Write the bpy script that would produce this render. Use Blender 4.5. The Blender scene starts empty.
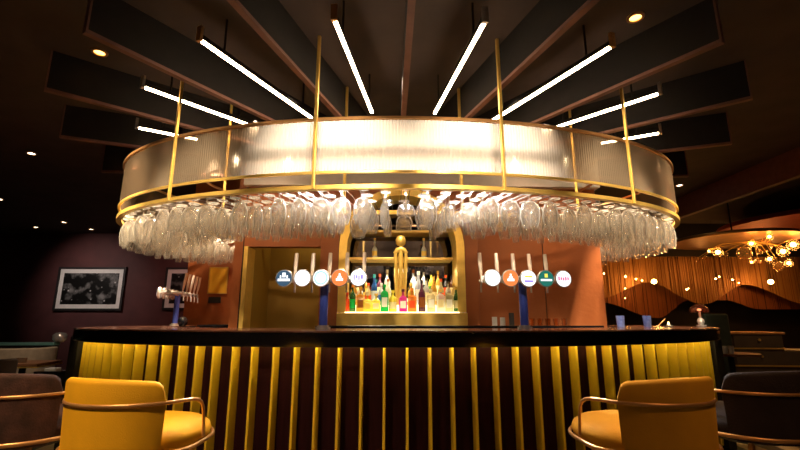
import bpy, math, random
from math import sin, cos, pi, radians, sqrt, atan2, hypot
from mathutils import Vector, Matrix
random.seed(7)
SC = bpy.context.scene
COL = SC.collection

# ---------------------------------------------------------------- camera
FOC = 440.0
PITCH = math.atan(95 / FOC)
YAW = 10.7 / FOC
cd = bpy.data.cameras.new('camera')
cd.sensor_width = 36.0
cd.lens = FOC * 36.0 / 800
cd.clip_start = 0.05
cam = bpy.data.objects.new('camera', cd)
cam.location = (-0.12, 0, 1.18)
cam.rotation_euler = (pi / 2 + PITCH, 0, -YAW)
COL.objects.link(cam)
SC.camera = cam

# ---------------------------------------------------------------- world, exposure
w = bpy.data.worlds.new('world')
SC.world = w
w.use_nodes = True
w.node_tree.nodes['Background'].inputs[0].default_value = (0.55, 0.30, 0.20, 1)
w.node_tree.nodes['Background'].inputs[1].default_value = 0.006
SC.view_settings.view_transform = 'Standard'
SC.view_settings.look = 'None'
SC.view_settings.exposure = 0.5
SC.view_settings.gamma = 1.0
SC.view_settings.use_curve_mapping = False
SC.cycles.max_bounces = 14
SC.cycles.transmission_bounces = 10
SC.cycles.transparent_max_bounces = 48
SC.cycles.diffuse_bounces = 3
SC.cycles.glossy_bounces = 4
SC.cycles.caustics_refractive = False
SC.cycles.caustics_reflective = False
SC.cycles.sample_clamp_indirect = 4.0


def lamp(name, kind, loc, energy, col, size=0.1, target=None, spot=None, blend=0.5, size_y=None):
    l = bpy.data.lights.new(name, kind)
    l.energy = energy
    l.color = col
    if kind == 'AREA':
        l.size = size
        if size_y:
            l.shape = 'RECTANGLE'
            l.size_y = size_y
    else:
        l.shadow_soft_size = size
    if kind == 'SPOT':
        l.spot_size = radians(spot)
        l.spot_blend = blend
    o = bpy.data.objects.new(name, l)
    o.location = loc
    if target is not None:
        d = Vector(target) - Vector(loc)
        o.rotation_euler = d.to_track_quat('-Z', 'Y').to_euler()
    COL.objects.link(o)
    return o


WARM = (1.0, 0.66, 0.36)
AMBER = (1.0, 0.42, 0.10)
# ceiling downlights above the guests' side of the bar
lamp('downlight_beam', 'SPOT', (-1.7, 0.7, 3.2), 230, WARM, 0.05, (-1.25, 2.0, 0.8), 52, 0.7)
lamp('downlight_beam', 'SPOT', (1.45, 0.9, 3.2), 48, (1.0, 0.50, 0.2), 0.05, (1.0, 1.95, 0.8), 48, 0.7)
lamp('downlight_beam', 'SPOT', (-2.6, 1.1, 3.2), 16, WARM, 0.05, (-2.2, 2.3, 0.8), 50, 0.7)
lamp('downlight_beam', 'SPOT', (-0.95, 2.35, 2.92), 85, WARM, 0.05, (-0.95, 2.2, 0.75), 36, 0.7)
lamp('downlight_beam', 'SPOT', (0.85, 2.35, 2.92), 100, WARM, 0.05, (0.75, 2.15, 0.75), 36, 0.7)
for x in (-2.3, -0.7, 0.85, 2.3):
    lamp('bar_fill', 'SPOT', (x * 0.9, 1.5 + 0.18 * x * x, 2.93), 24, (1.0, 0.85, 0.72), 0.06, (x, 3.45 + 0.12 * x * x, 1.45), 30, 0.9)  # added fill spots that brighten the beer towers and bar top
# added fill spots that brighten the hanging glasses, the panel and the island wall
for x, y, e in ((-2.45, 4.35, 850), (-1.75, 3.75, 420), (-0.85, 3.45, 220), (0.0, 3.45, 120), (0.85, 3.45, 220), (1.75, 3.75, 420), (2.45, 4.35, 850)):
    lamp('glass_rack_fill', 'SPOT', (x, y, 3.25), e, (1.0, 0.76, 0.50), 0.06, (x, y, 2.0), 46, 0.4)
for x, y, e in ((-2.3, 5.25, 950), (2.4, 5.25, 700)):
    lamp('glass_rack_fill', 'SPOT', (x * 1.02, y, 3.25), e, (1.0, 0.76, 0.50), 0.06, (x, y, 2.0), 46, 0.4)
for s_ in (-1, 1):
    lamp('panel_fill', 'SPOT', (s_ * 0.35, 4.55, 2.90), 1300, (1.0, 0.95, 0.9), 0.06, (s_ * 0.55, 2.98, 2.26), 50, 0.9)  # added to make the middle of the fluted panel glow
for x, y, tx, ty, e in ((-2.2, 2.0, -2.66, 4.3, 1200), (-1.5, 1.3, -1.75, 3.6, 400), (-0.5, 1.1, -0.6, 3.3, 230), (0.5, 1.1, 0.6, 3.3, 230), (1.5, 1.3, 1.75, 3.6, 380), (2.45, 2.0, 2.72, 4.3, 1000)):
    lamp('glass_front_fill', 'SPOT', (x, y, 3.0), e, (1.0, 0.78, 0.50), 0.05, (tx, ty, 1.98), 32, 0.9)  # added on the guests' side to brighten the glass bowls
for s_ in (-1, 1):
    lamp('glass_inner_fill', 'SPOT', (s_ * 1.5, 4.3, 3.2), 260, (1.0, 0.78, 0.52), 0.05, (s_ * 2.5, 4.6, 1.95), 56, 0.7)  # added slanting fill on the glass bowls
    lamp('glass_inner_fill', 'SPOT', (s_ * 0.9, 4.4, 3.2), 200, (1.0, 0.80, 0.56), 0.05, (s_ * 1.4, 3.45, 1.95), 56, 0.7)
lamp('island_wall_fill', 'SPOT', (-1.5, 4.0, 3.2), 22, (1.0, 0.62, 0.34), 0.1, (-1.7, 4.75, 1.6), 90, 0.8)
lamp('island_wall_fill', 'SPOT', (1.5, 4.0, 3.2), 20, (1.0, 0.62, 0.34), 0.1, (1.5, 4.75, 1.6), 90, 0.8)
lamp('island_wall_fill', 'SPOT', (-2.3, 5.0, 3.2), 60, (1.0, 0.65, 0.36), 0.08, (-2.4, 6.0, 1.6), 70, 0.8)  # added to brighten the left wall and its notice
lamp('alcove_light', 'AREA', (-1.0, 5.25, 2.55), 2.2, (1.0, 0.75, 0.35), 0.3, (-1.1, 5.7, 1.6))
lamp('wall_wash', 'SPOT', (-5.2, 8.6, 3.2), 50, (1.0, 0.5, 0.4), 0.1, (-5.0, 11.0, 1.7), 80, 0.9)
lamp('wall_wash', 'SPOT', (-7.5, 8.6, 3.2), 110, (1.0, 0.8, 0.7), 0.1, (-7.3, 11.0, 1.9), 70, 1.0)
lamp('lounge_light', 'SPOT', (-3.6, 3.9, 3.2), 80, (1.0, 0.75, 0.55), 0.06, (-4.3, 5.3, 0.8), 60, 0.8)
lamp('lounge_light', 'SPOT', (4.3, 4.2, 3.0), 38, (1.0, 0.55, 0.25), 0.06, (4.7, 5.7, 0.8), 70, 0.8)


# ---------------------------------------------------------------- helpers
def new_mat(name):
    m = bpy.data.materials.new(name)
    m.use_nodes = True
    nt = m.node_tree
    return m, nt, nt.nodes['Principled BSDF'], nt.nodes['Material Output']


def pbr(name, col, rough=0.5, metal=0.0, var=0.15, scale=12.0, bump=0.0, bscale=None, trans=0.0, coat=0.0, sheen=0.0, emit=None, es=0.0, ior=1.45, spec=None, stretch=None):
    """principled surface whose colour drifts with a noise texture in object space"""
    m, nt, b, o = new_mat(name)
    tc = nt.nodes.new('ShaderNodeTexCoord')
    src = tc.outputs['Object']
    if stretch:
        mp = nt.nodes.new('ShaderNodeMapping')
        mp.inputs['Scale'].default_value = stretch
        nt.links.new(src, mp.inputs[0])
        src = mp.outputs[0]
    nz = nt.nodes.new('ShaderNodeTexNoise')
    nz.inputs['Scale'].default_value = scale
    nz.inputs['Detail'].default_value = 4
    nt.links.new(src, nz.inputs['Vector'])
    rp = nt.nodes.new('ShaderNodeValToRGB')
    rp.color_ramp.elements[0].position = 0.3
    rp.color_ramp.elements[1].position = 0.7
    lo = [c * (1 - var) for c in col]
    hi = [min(1, c * (1 + var)) for c in col]
    rp.color_ramp.elements[0].color = (*lo, 1)
    rp.color_ramp.elements[1].color = (*hi, 1)
    nt.links.new(nz.outputs['Fac'], rp.inputs[0])
    nt.links.new(rp.outputs[0], b.inputs['Base Color'])
    b.inputs['Roughness'].default_value = rough
    b.inputs['Metallic'].default_value = metal
    b.inputs['IOR'].default_value = ior
    if spec is not None:
        b.inputs['Specular IOR Level'].default_value = spec
    if trans:
        b.inputs['Transmission Weight'].default_value = trans
    if coat:
        b.inputs['Coat Weight'].default_value = coat
    if sheen:
        b.inputs['Sheen Weight'].default_value = sheen
        b.inputs['Sheen Roughness'].default_value = 0.4
        b.inputs['Sheen Tint'].default_value = (*hi, 1)
    if bump:
        bp = nt.nodes.new('ShaderNodeBump')
        bp.inputs['Strength'].default_value = bump
        bp.inputs['Distance'].default_value = 0.01
        if bscale:
            n2 = nt.nodes.new('ShaderNodeTexNoise')
            n2.inputs['Scale'].default_value = bscale
            nt.links.new(src, n2.inputs['Vector'])
            nt.links.new(n2.outputs['Fac'], bp.inputs['Height'])
        else:
            nt.links.new(nz.outputs['Fac'], bp.inputs['Height'])
        nt.links.new(bp.outputs[0], b.inputs['Normal'])
    if emit:
        b.inputs['Emission Color'].default_value = (*emit, 1)
        b.inputs['Emission Strength'].default_value = es
    return m


def emis(name, col, s):
    m, nt, b, o = new_mat(name)
    e = nt.nodes.new('ShaderNodeEmission')
    e.inputs[0].default_value = (*col, 1)
    e.inputs[1].default_value = s
    nt.nodes.remove(b)
    nt.links.new(e.outputs[0], o.inputs[0])
    return m


def glassy(name, tint=(1, 1, 1), ior=1.45, rough=0.0, haze=0.0):
    m, nt, b, o = new_mat(name)
    nt.nodes.remove(b)
    g = nt.nodes.new('ShaderNodeBsdfGlass')
    g.inputs['Color'].default_value = (*tint, 1)
    g.inputs['IOR'].default_value = ior
    g.inputs['Roughness'].default_value = rough
    t = nt.nodes.new('ShaderNodeBsdfTranslucent')
    t.inputs[0].default_value = (*tint, 1)
    df = nt.nodes.new('ShaderNodeBsdfDiffuse')
    df.inputs[0].default_value = (*tint, 1)
    a = nt.nodes.new('ShaderNodeMixShader')
    a.inputs[0].default_value = 0.5
    nt.links.new(t.outputs[0], a.inputs[1])
    nt.links.new(df.outputs[0], a.inputs[2])
    mx = nt.nodes.new('ShaderNodeMixShader')
    mx.inputs[0].default_value = haze
    nt.links.new(g.outputs[0], mx.inputs[1])
    nt.links.new(a.outputs[0], mx.inputs[2])
    nt.links.new(mx.outputs[0], o.inputs[0])
    return m


def thin_glass(name, tint=(1, 1, 1), gloss=0.25, haze=0.05):
    m, nt, b, o = new_mat(name)
    nt.nodes.remove(b)
    tr = nt.nodes.new('ShaderNodeBsdfTransparent')
    tr.inputs[0].default_value = (*tint, 1)
    gl = nt.nodes.new('ShaderNodeBsdfGlossy')
    gl.inputs['Roughness'].default_value = 0.03
    lw = nt.nodes.new('ShaderNodeLayerWeight')
    lw.inputs[0].default_value = gloss
    m1 = nt.nodes.new('ShaderNodeMixShader')
    nt.links.new(lw.outputs['Facing'], m1.inputs[0])
    nt.links.new(tr.outputs[0], m1.inputs[1])
    nt.links.new(gl.outputs[0], m1.inputs[2])
    df = nt.nodes.new('ShaderNodeBsdfTranslucent')
    df.inputs[0].default_value = (*tint, 1)
    m2 = nt.nodes.new('ShaderNodeMixShader')
    m2.inputs[0].default_value = haze
    nt.links.new(m1.outputs[0], m2.inputs[1])
    nt.links.new(df.outputs[0], m2.inputs[2])
    nt.links.new(m2.outputs[0], o.inputs[0])
    return m


def rim_glass(name):
    """thin clear glass: see-through face on, a pale rim colour stands in for refracted light edge on"""
    m, nt, b, o = new_mat(name)
    nt.nodes.remove(b)
    tr = nt.nodes.new('ShaderNodeBsdfTransparent')
    tr.inputs[0].default_value = (0.98, 0.97, 0.95, 1)
    gl = nt.nodes.new('ShaderNodeBsdfGlossy')
    gl.inputs['Roughness'].default_value = 0.07
    df = nt.nodes.new('ShaderNodeBsdfDiffuse')
    df.inputs[0].default_value = (0.95, 0.90, 0.82, 1)  # pale rim colour in place of refracted highlights
    tl = nt.nodes.new('ShaderNodeBsdfTranslucent')
    tl.inputs[0].default_value = (0.95, 0.90, 0.82, 1)
    a = nt.nodes.new('ShaderNodeMixShader')
    nt.links.new(df.outputs[0], a.inputs[1])
    nt.links.new(tl.outputs[0], a.inputs[2])
    c = nt.nodes.new('ShaderNodeMixShader')
    c.inputs[0].default_value = 0.5
    nt.links.new(gl.outputs[0], c.inputs[1])
    nt.links.new(a.outputs[0], c.inputs[2])
    nz = nt.nodes.new('ShaderNodeTexNoise')
    nz.inputs['Scale'].default_value = 38
    nz.inputs['Detail'].default_value = 1
    tc = nt.nodes.new('ShaderNodeTexCoord')
    nt.links.new(tc.outputs['Object'], nz.inputs['Vector'])
    bp = nt.nodes.new('ShaderNodeBump')
    bp.inputs['Strength'].default_value = 0.6
    bp.inputs['Distance'].default_value = 0.01
    nt.links.new(nz.outputs['Fac'], bp.inputs['Height'])
    nt.links.new(bp.outputs[0], gl.inputs['Normal'])
    lw = nt.nodes.new('ShaderNodeLayerWeight')
    lw.inputs[0].default_value = 0.5
    rp = nt.nodes.new('ShaderNodeMapRange')
    rp.inputs['From Min'].default_value = 0.50
    rp.inputs['From Max'].default_value = 1.0
    rp.inputs['To Min'].default_value = 0.06
    rp.inputs['To Max'].default_value = 1.0
    nt.links.new(lw.outputs['Facing'], rp.inputs['Value'])
    mx = nt.nodes.new('ShaderNodeMixShader')
    nt.links.new(rp.outputs[0], mx.inputs[0])
    gs = nt.nodes.new('ShaderNodeBsdfGlass')
    gs.inputs['IOR'].default_value = 1.45
    gs.inputs['Roughness'].default_value = 0.0
    tg = nt.nodes.new('ShaderNodeMixShader')
    tg.inputs[0].default_value = 0.28
    nt.links.new(tr.outputs[0], tg.inputs[1])
    nt.links.new(gs.outputs[0], tg.inputs[2])
    nt.links.new(tg.outputs[0], mx.inputs[1])
    nt.links.new(c.outputs[0], mx.inputs[2])
    nt.links.new(mx.outputs[0], o.inputs[0])
    return m


class MB:
    def __init__(s):
        s.v = []
        s.f = []

    def add(s, vs, fs):
        n = len(s.v)
        s.v += [tuple(v) for v in vs]
        s.f += [tuple(i + n for i in f) for f in fs]
        return s

    def box(s, x0, x1, y0, y1, z0, z1, rot=0, piv=None):
        vs = [(x, y, z) for z in (z0, z1) for y in (y0, y1) for x in (x0, x1)]
        if rot:
            px, py = piv if piv else ((x0 + x1) / 2, (y0 + y1) / 2)
            c, n = cos(rot), sin(rot)
            vs = [(px + (x - px) * c - (y - py) * n, py + (x - px) * n + (y - py) * c, z) for x, y, z in vs]
        return s.add(vs, [(0, 2, 3, 1), (4, 5, 7, 6), (0, 1, 5, 4), (2, 6, 7, 3), (0, 4, 6, 2), (1, 3, 7, 5)])

    def lathe(s, prof, seg=16, c=(0, 0, 0), axis='z', flip=False):
        """prof: list of (r, h); closed ends when r == 0"""
        vs, idx = [], []
        for r, h in prof:
            if r < 1e-6:
                idx.append([len(vs)])
                vs.append((0, 0, h))
            else:
                idx.append(list(range(len(vs), len(vs) + seg)))
                vs += [(r * cos(2 * pi * k / seg), r * sin(2 * pi * k / seg), h) for k in range(seg)]
        fs = []
        for a, b in zip(idx, idx[1:]):
            for k in range(seg):
                k2 = (k + 1) % seg
                if len(a) == 1 and len(b) == 1:
                    continue
                if len(a) == 1:
                    fs.append((a[0], b[k2], b[k]))
                elif len(b) == 1:
                    fs.append((a[k], a[k2], b[0]))
                else:
                    fs.append((a[k], a[k2], b[k2], b[k]))
        if axis == 'y':      # local z -> -y
            vs = [(x, -z, y) for x, y, z in vs]
        elif axis == 'x':
            vs = [(z, x, y) for x, y, z in vs]
        vs = [(x + c[0], y + c[1], z + c[2]) for x, y, z in vs]
        return s.add(vs, fs)

    def cyl(s, x, y, z0, z1, r, seg=16, r2=None):
        return s.lathe([(0, z0), (r, z0), (r2 if r2 is not None else r, z1), (0, z1)], seg, (x, y, 0))

    def tube(s, pts, r, seg=8, closed=False):
        P = [Vector(p) for p in pts]
        n = len(P)
        rings = []
        prev = None
        for i in range(n):
            if closed:
                t = (P[(i + 1) % n] - P[i - 1]).normalized()
            else:
                t = (P[min(i + 1, n - 1)] - P[max(i - 1, 0)]).normalized()
            if prev is None:
                up = Vector((0, 0, 1)) if abs(t.z) < 0.9 else Vector((1, 0, 0))
                u = t.cross(up).normalized()
            else:
                u = (prev - t * prev.dot(t)).normalized()
            prev = u
            v = t.cross(u)
            rr = r[i] if isinstance(r, (list, tuple)) else r
            rings.append([P[i] + u * rr * cos(2 * pi * k / seg) + v * rr * sin(2 * pi * k / seg) for k in range(seg)])
        vs = [q for R in rings for q in R]
        fs = []
        m = n if closed else n - 1
        for i in range(m):
            j = (i + 1) % n
            for k in range(seg):
                k2 = (k + 1) % seg
                fs.append((i * seg + k, i * seg + k2, j * seg + k2, j * seg + k))
        if not closed:
            fs.append(tuple(range(seg))[::-1])
            fs.append(tuple((n - 1) * seg + k for k in range(seg)))
        return s.add(vs, fs)

    def band(s, outer, inner, z0, z1, closed=False):
        """solid band between two matched plan polylines"""
        n = len(outer)
        vs = []
        for z in (z0, z1):
            vs += [(x, y, z) for x, y in outer]
            vs += [(x, y, z) for x, y in inner]
        O0, I0, O1, I1 = 0, n, 2 * n, 3 * n
        fs = []
        m = n if closed else n - 1
        for i in range(m):
            j = (i + 1) % n
            fs += [(O0 + i, O0 + j, O1 + j, O1 + i), (I0 + j, I0 + i, I1 + i, I1 + j),
                   (O1 + i, O1 + j, I1 + j, I1 + i), (O0 + j, O0 + i, I0 + i, I0 + j)]
        if not closed:
            fs += [(O0, O1, I1, I0), (O0 + n - 1, I0 + n - 1, I1 + n - 1, O1 + n - 1)]
        return s.add(vs, fs)

    def prism(s, poly, y0, y1):
        """polygon in x-z pushed along y"""
        n = len(poly)
        vs = [(x, y0, z) for x, z in poly] + [(x, y1, z) for x, z in poly]
        fs = [tuple(range(n)), tuple(range(n, 2 * n))[::-1]]
        for i in range(n):
            j = (i + 1) % n
            fs.append((i, i + n, j + n, j))
        return s.add(vs, fs)

    def build(s, name, mat, parent=None, smooth=35, bevel=0, recalc=True, sub=0):
        me = bpy.data.meshes.new(name)
        me.from_pydata(s.v, [], s.f)
        if recalc:
            import bmesh
            bm = bmesh.new()
            bm.from_mesh(me)
            bmesh.ops.recalc_face_normals(bm, faces=bm.faces)
            bm.to_mesh(me)
            bm.free()
        me.materials.append(mat)
        o = bpy.data.objects.new(name, me)
        COL.objects.link(o)
        if parent is not None:
            o.parent = parent
        if smooth:
            for p in me.polygons:
                p.use_smooth = True
            me.set_sharp_from_angle(angle=radians(smooth))
        if bevel:
            b = o.modifiers.new('bevel', 'BEVEL')
            b.width = bevel
            b.segments = 2
            b.limit_method = 'ANGLE'
        if sub:
            b = o.modifiers.new('sub', 'SUBSURF')
            b.levels = b.render_levels = sub
        return o


def tag(o, label, cat, group=None, kind=None):
    if label:
        o['label'] = label
    if cat:
        o['category'] = cat
    if group:
        o['group'] = group
    if kind:
        o['kind'] = kind
    return o


def empty(name, loc, rz=0, label=None, cat=None, group=None):
    o = bpy.data.objects.new(name, None)
    o.empty_display_size = 0.1
    o.location = loc
    o.rotation_euler = (0, 0, rz)
    COL.objects.link(o)
    return tag(o, label, cat, group)


def struct(name, mb, mat, **k):
    o = mb.build(name, mat, **k)
    o['kind'] = 'structure'
    return o


def copy_tree(o, parent=None):
    c = o.copy()
    COL.objects.link(c)
    c.parent = parent
    for ch in list(o.children):
        copy_tree(ch, c)
    return c


ORD = ['', 'first', 'second', 'third', 'fourth', 'fifth', 'sixth', 'seventh', 'eighth', 'ninth', 'tenth', 'eleventh', 'twelfth',
       'thirteenth', 'fourteenth', 'fifteenth', 'sixteenth', 'seventeenth', 'eighteenth', 'nineteenth', 'twentieth', 'twenty-first',
       'twenty-second', 'twenty-third', 'twenty-fourth', 'twenty-fifth', 'twenty-sixth', 'twenty-seventh', 'twenty-eighth', 'twenty-ninth', 'thirtieth']


def sx(px, y, z=1.3):
    """plan x of the spot y metres into the room and z up, on the sight line through column px"""
    k = (px - 400) / FOC
    cP, sP, cA, sA = cos(PITCH), sin(PITCH), cos(YAW), sin(YAW)
    dz = z - 1.18
    return (k * (y * cA * cP + dz * sP) + y * sA) / (cA - k * sA * cP) - 0.12


# ---------------------------------------------------------------- materials
M = dict(
    brass=pbr('brass', (0.82, 0.54, 0.13), 0.34, 0.6, 0.08),
    copper_trim=pbr('bronze_trim', (0.66, 0.36, 0.14), 0.34, 0.6, 0.1),
    handle=pbr('handle_satin', (0.85, 0.70, 0.60), 0.35, 0.1, 0.05),
    gold=pbr('gold_paint', (0.85, 0.58, 0.14), 0.38, 0.55, 0.08),
    chrome=pbr('chrome', (0.80, 0.76, 0.74), 0.22, 0.6, 0.03),
    blue_lit=pbr('blue_lit_chrome', (0.10, 0.16, 0.80), 0.2, 0.4, 0.1),  # chrome column, the blue light on it put into the base colour
    black_gloss=pbr('black_stone', (0.006, 0.006, 0.008), 0.12, 0.0, 0.3, 30, coat=0.3),
    rack_wire=pbr('rack_wire', (0.06, 0.035, 0.015), 0.5, 0.2, 0.1),
    black=pbr('black_paint', (0.012, 0.010, 0.010), 0.6, 0.0, 0.2),
    fin_dark=pbr('baffle_felt', (0.006, 0.004, 0.004), 0.9, 0.0, 0.2),
    fin_edge=pbr('baffle_edge', (0.17, 0.075, 0.055), 0.6, 0.0, 0.15),
    ceiling=pbr('ceiling_paint', (0.050, 0.033, 0.028), 0.8, 0.0, 0.2, 3),
    floor=None,
    maroon=pbr('maroon_wall', (0.085, 0.026, 0.026), 0.7, 0.0, 0.2, 2.5, bump=0.1, bscale=60),
    dark_wall=pbr('dark_wall', (0.018, 0.012, 0.012), 0.8, 0.0, 0.25, 3),
    rust=pbr('rust_plaster', (0.30, 0.085, 0.020), 0.5, 0.0, 0.14, 2.2, bump=0.15, bscale=25),
    seam=pbr('shadow_gap', (0.03, 0.012, 0.008), 0.8),
    olive=pbr('olive_wall', (0.34, 0.20, 0.03), 0.6, 0.0, 0.12, 2),
    panel=pbr('bar_panel_wood', (0.017, 0.003, 0.005), 0.6, spec=0.12, metal=0.0, var=0.35, scale=6, stretch=(6, 6, 0.6)),
    slat=pbr('mustard_slat', (0.74, 0.52, 0.03), 0.42, 0.15, 0.06, 8),
    yellow=pbr('yellow_velvet', (0.88, 0.46, 0.008), 0.75, 0.0, 0.10, 5, bump=0.12, bscale=180, sheen=0.5),
    orange=pbr('amber_velvet', (0.74, 0.38, 0.02), 0.75, 0.0, 0.10, 5, bump=0.12, bscale=180, sheen=0.4),
    brown_velvet=pbr('brown_velvet', (0.055, 0.022, 0.016), 0.8, 0.0, 0.5, 14, bump=0.2, bscale=120, sheen=0.6),
    navy_velvet=pbr('charcoal_velvet', (0.022, 0.012, 0.012), 0.8, 0.0, 0.3, 10, bump=0.2, bscale=120, sheen=0.4),
    white=pbr('white_card', (0.75, 0.74, 0.72), 0.6, 0.0, 0.04),
    wood=pbr('walnut', (0.20, 0.09, 0.04), 0.45, 0.0, 0.3, 5, stretch=(1, 8, 8)),
    cabinet=pbr('olive_cabinet', (0.075, 0.055, 0.035), 0.5, 0.0, 0.15, 5),
    beige=pbr('beige_upholstery', (0.36, 0.29, 0.20), 0.8, 0.0, 0.12, 20),
    teal=pbr('teal_lit_rail', (0.22, 0.50, 0.46), 0.3, 0.2, 0.1),  # teal light along the rail painted as its colour
    shelf_gold=pbr('gold_shelf', (0.86, 0.60, 0.20), 0.4, 0.5, 0.06),
    disc_gold=pbr('hammered_gold', (0.50, 0.25, 0.07), 0.45, 0.8, 0.12, 6),
    disc_red=pbr('copper_red', (0.40, 0.07, 0.02), 0.5, 0.6, 0.12, 6),
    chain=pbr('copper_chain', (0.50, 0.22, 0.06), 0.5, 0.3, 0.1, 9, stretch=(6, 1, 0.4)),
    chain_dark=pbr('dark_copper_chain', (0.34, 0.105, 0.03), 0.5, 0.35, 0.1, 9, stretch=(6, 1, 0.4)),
    strip=emis('warm_tube', (1.0, 0.74, 0.46), 34),
    led=emis('amber_led', (1.0, 0.60, 0.16), 9),
    bulb=emis('amber_filament', (1.0, 0.55, 0.14), 45),
    spot_white=emis('downlight_white', (1.0, 0.92, 0.80), 8),
    spot_amber=emis('downlight_amber', (1.0, 0.45, 0.10), 5),
    glow_shelf=emis('lit_riser', (1.0, 0.80, 0.42), 2.4),
    wine_glass=rim_glass('clear_glass'),
    globe_glass=thin_glass('globe_glass', (1.0, 0.82, 0.6), 0.25, 0.06),
    mirror=pbr('bronze_mirror', (0.13, 0.11, 0.11), 0.04, 1.0, 0.02),
)

# floor: dark boards with pale stripes near the lounge
m, nt, b, o_ = new_mat('striped_floor')
tc = nt.nodes.new('ShaderNodeTexCoord')
wv = nt.nodes.new('ShaderNodeTexWave')
wv.inputs['Scale'].default_value = 0.9
wv.bands_direction = 'X'
wv.inputs['Distortion'].default_value = 0.0
nt.links.new(tc.outputs['Object'], wv.inputs['Vector'])
rp = nt.nodes.new('ShaderNodeValToRGB')
rp.color_ramp.interpolation = 'CONSTANT'
rp.color_ramp.elements[0].color = (0.02, 0.014, 0.012, 1)
rp.color_ramp.elements[1].color = (0.45, 0.32, 0.18, 1)
rp.color_ramp.elements[1].position = 0.45
nt.links.new(wv.outputs['Fac'], rp.inputs[0])
nt.links.new(rp.outputs[0], b.inputs['Base Color'])
b.inputs['Roughness'].default_value = 0.35
M['floor'] = m

# fluted acrylic: vertical ribs from the angle round the island
m, nt, b, o_ = new_mat('fluted_acrylic')
nt.nodes.remove(b)
tr = nt.nodes.new('ShaderNodeBsdfTransparent')
tr.inputs[0].default_value = (0.95, 0.80, 0.62, 1)
tl = nt.nodes.new('ShaderNodeBsdfTranslucent')
tl.inputs[0].default_value = (0.30, 0.24, 0.17, 1)
df = nt.nodes.new('ShaderNodeBsdfDiffuse')
df.inputs[0].default_value = (0.10, 0.07, 0.045, 1)
gl = nt.nodes.new('ShaderNodeBsdfGlossy')
gl.inputs['Roughness'].default_value = 0.08
gl.inputs[0].default_value = (1, 0.9, 0.75, 1)
a1 = nt.nodes.new('ShaderNodeMixShader')
a1.inputs[0].default_value = 0.35
nt.links.new(tl.outputs[0], a1.inputs[1])
nt.links.new(df.outputs[0], a1.inputs[2])
a2 = nt.nodes.new('ShaderNodeMixShader')
a2.inputs[0].default_value = 0.68
nt.links.new(tr.outputs[0], a2.inputs[1])
nt.links.new(a1.outputs[0], a2.inputs[2])
a3 = nt.nodes.new('ShaderNodeMixShader')
lw = nt.nodes.new('ShaderNodeLayerWeight')
lw.inputs[0].default_value = 0.12
nt.links.new(lw.outputs['Fresnel'], a3.inputs[0])
nt.links.new(a2.outputs[0], a3.inputs[1])
nt.links.new(gl.outputs[0], a3.inputs[2])
nt.links.new(a3.outputs[0], o_.inputs[0])
M['fluted'] = m

# ---------------------------------------------------------------- setting
H = 3.3
struct('floor', MB().box(-11, 10, -3, 12.2, -0.05, 0), M['floor'], smooth=0)
struct('ceiling', MB().box(-11, 10, -3, 12.2, H, H + 0.05), M['ceiling'], smooth=0)
struct('wall_back', MB().box(-11, 10, 11.0, 11.2, 0, H), M['maroon'], smooth=0)
struct('wall_left', MB().box(-11.2, -11, -3, 12.2, 0, H), M['dark_wall'], smooth=0)
struct('wall_right', MB().box(10, 10.2, -3, 12.2, 0, H), M['dark_wall'], smooth=0)
struct('wall_front', MB().box(-11, 10, -3.2, -3, 0, H), M['dark_wall'], smooth=0)
# bulkhead on the right of the ceiling and the soffit the chain curtain hangs from
struct('trim_1', MB().box(5.0, 5.09, 1.0, 11.0, 2.95, H), M['fin_edge'], smooth=0)
struct('trim_2', MB().box(2.4, 10, 9.86, 10.5, 2.57, H), M['dark_wall'], smooth=0)

# island core ------------------------------------------------------
CY = 4.75
core = MB()
cx0, cx1 = -2.30, 2.21
T = 0.12
g = 0.006


def slab(x0, x1, z0, z1, dy=0.0, mb=core):
    mb.box(x0 + g, x1 - g, CY - dy, CY + T, z0, z1)


core.box(-2.84, -1.70, 6.0, 6.12, 0, H)
slab(-1.70, -0.865, 1.96, H, 0.0)
slab(-0.865, -0.66, 0, H, 0.05)
slab(0.69, 0.84, 0, H, 0.05)
slab(0.84, 1.565, 0, H)
slab(1.565, cx1, 0, H)
# sides and back of the core
core.box(-1.80, -1.71, CY + 0.01, 6.0, 0, H)
core.box(-2.84, -2.72, 6.12, 7.2, 0, H)
core.box(cx1 - T, cx1, CY + T, 7.2, 0, H)
core.box(-2.84, cx1, 7.1, 7.2, 0, H)
AC, AZ, RO, RI = 0.015, 1.94, 0.675, 0.590
# plate with the arch cut out of it
N = 28
arc = [(AC + RO * cos(pi * k / N), AZ + RO * sin(pi * k / N)) for k in range(N + 1)]
for (xa, za), (xb, zb) in zip(arc, arc[1:]):
    core.prism([(xa, za), (xb, zb), (xb, H), (xa, H)], CY - 0.03, CY + T)
slab(-0.66, 0.69, 0, 1.08, 0.03)
struct('wall_centre', core, M['rust'], smooth=30)
struct('trim_3', MB().box(-0.86, cx1 - 0.02, CY + 0.015, CY + 0.03, 0, 0.9).box(-1.71, -1.70, CY + 0.012, CY + 0.05, 0, H).box(1.55, 1.58, CY + 0.012, CY + 0.05, 0, H).box(0.83, 0.85, CY + 0.012, CY + 0.05, 0, H), M['seam'], smooth=0)
struct('trim_7', MB().box(-1.72, cx1 + 0.02, 4.66, 4.80, 2.63, H), pbr('pale_bulkhead', (0.55, 0.50, 0.47), 0.7, 0, 0.05), smooth=0)
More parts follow.
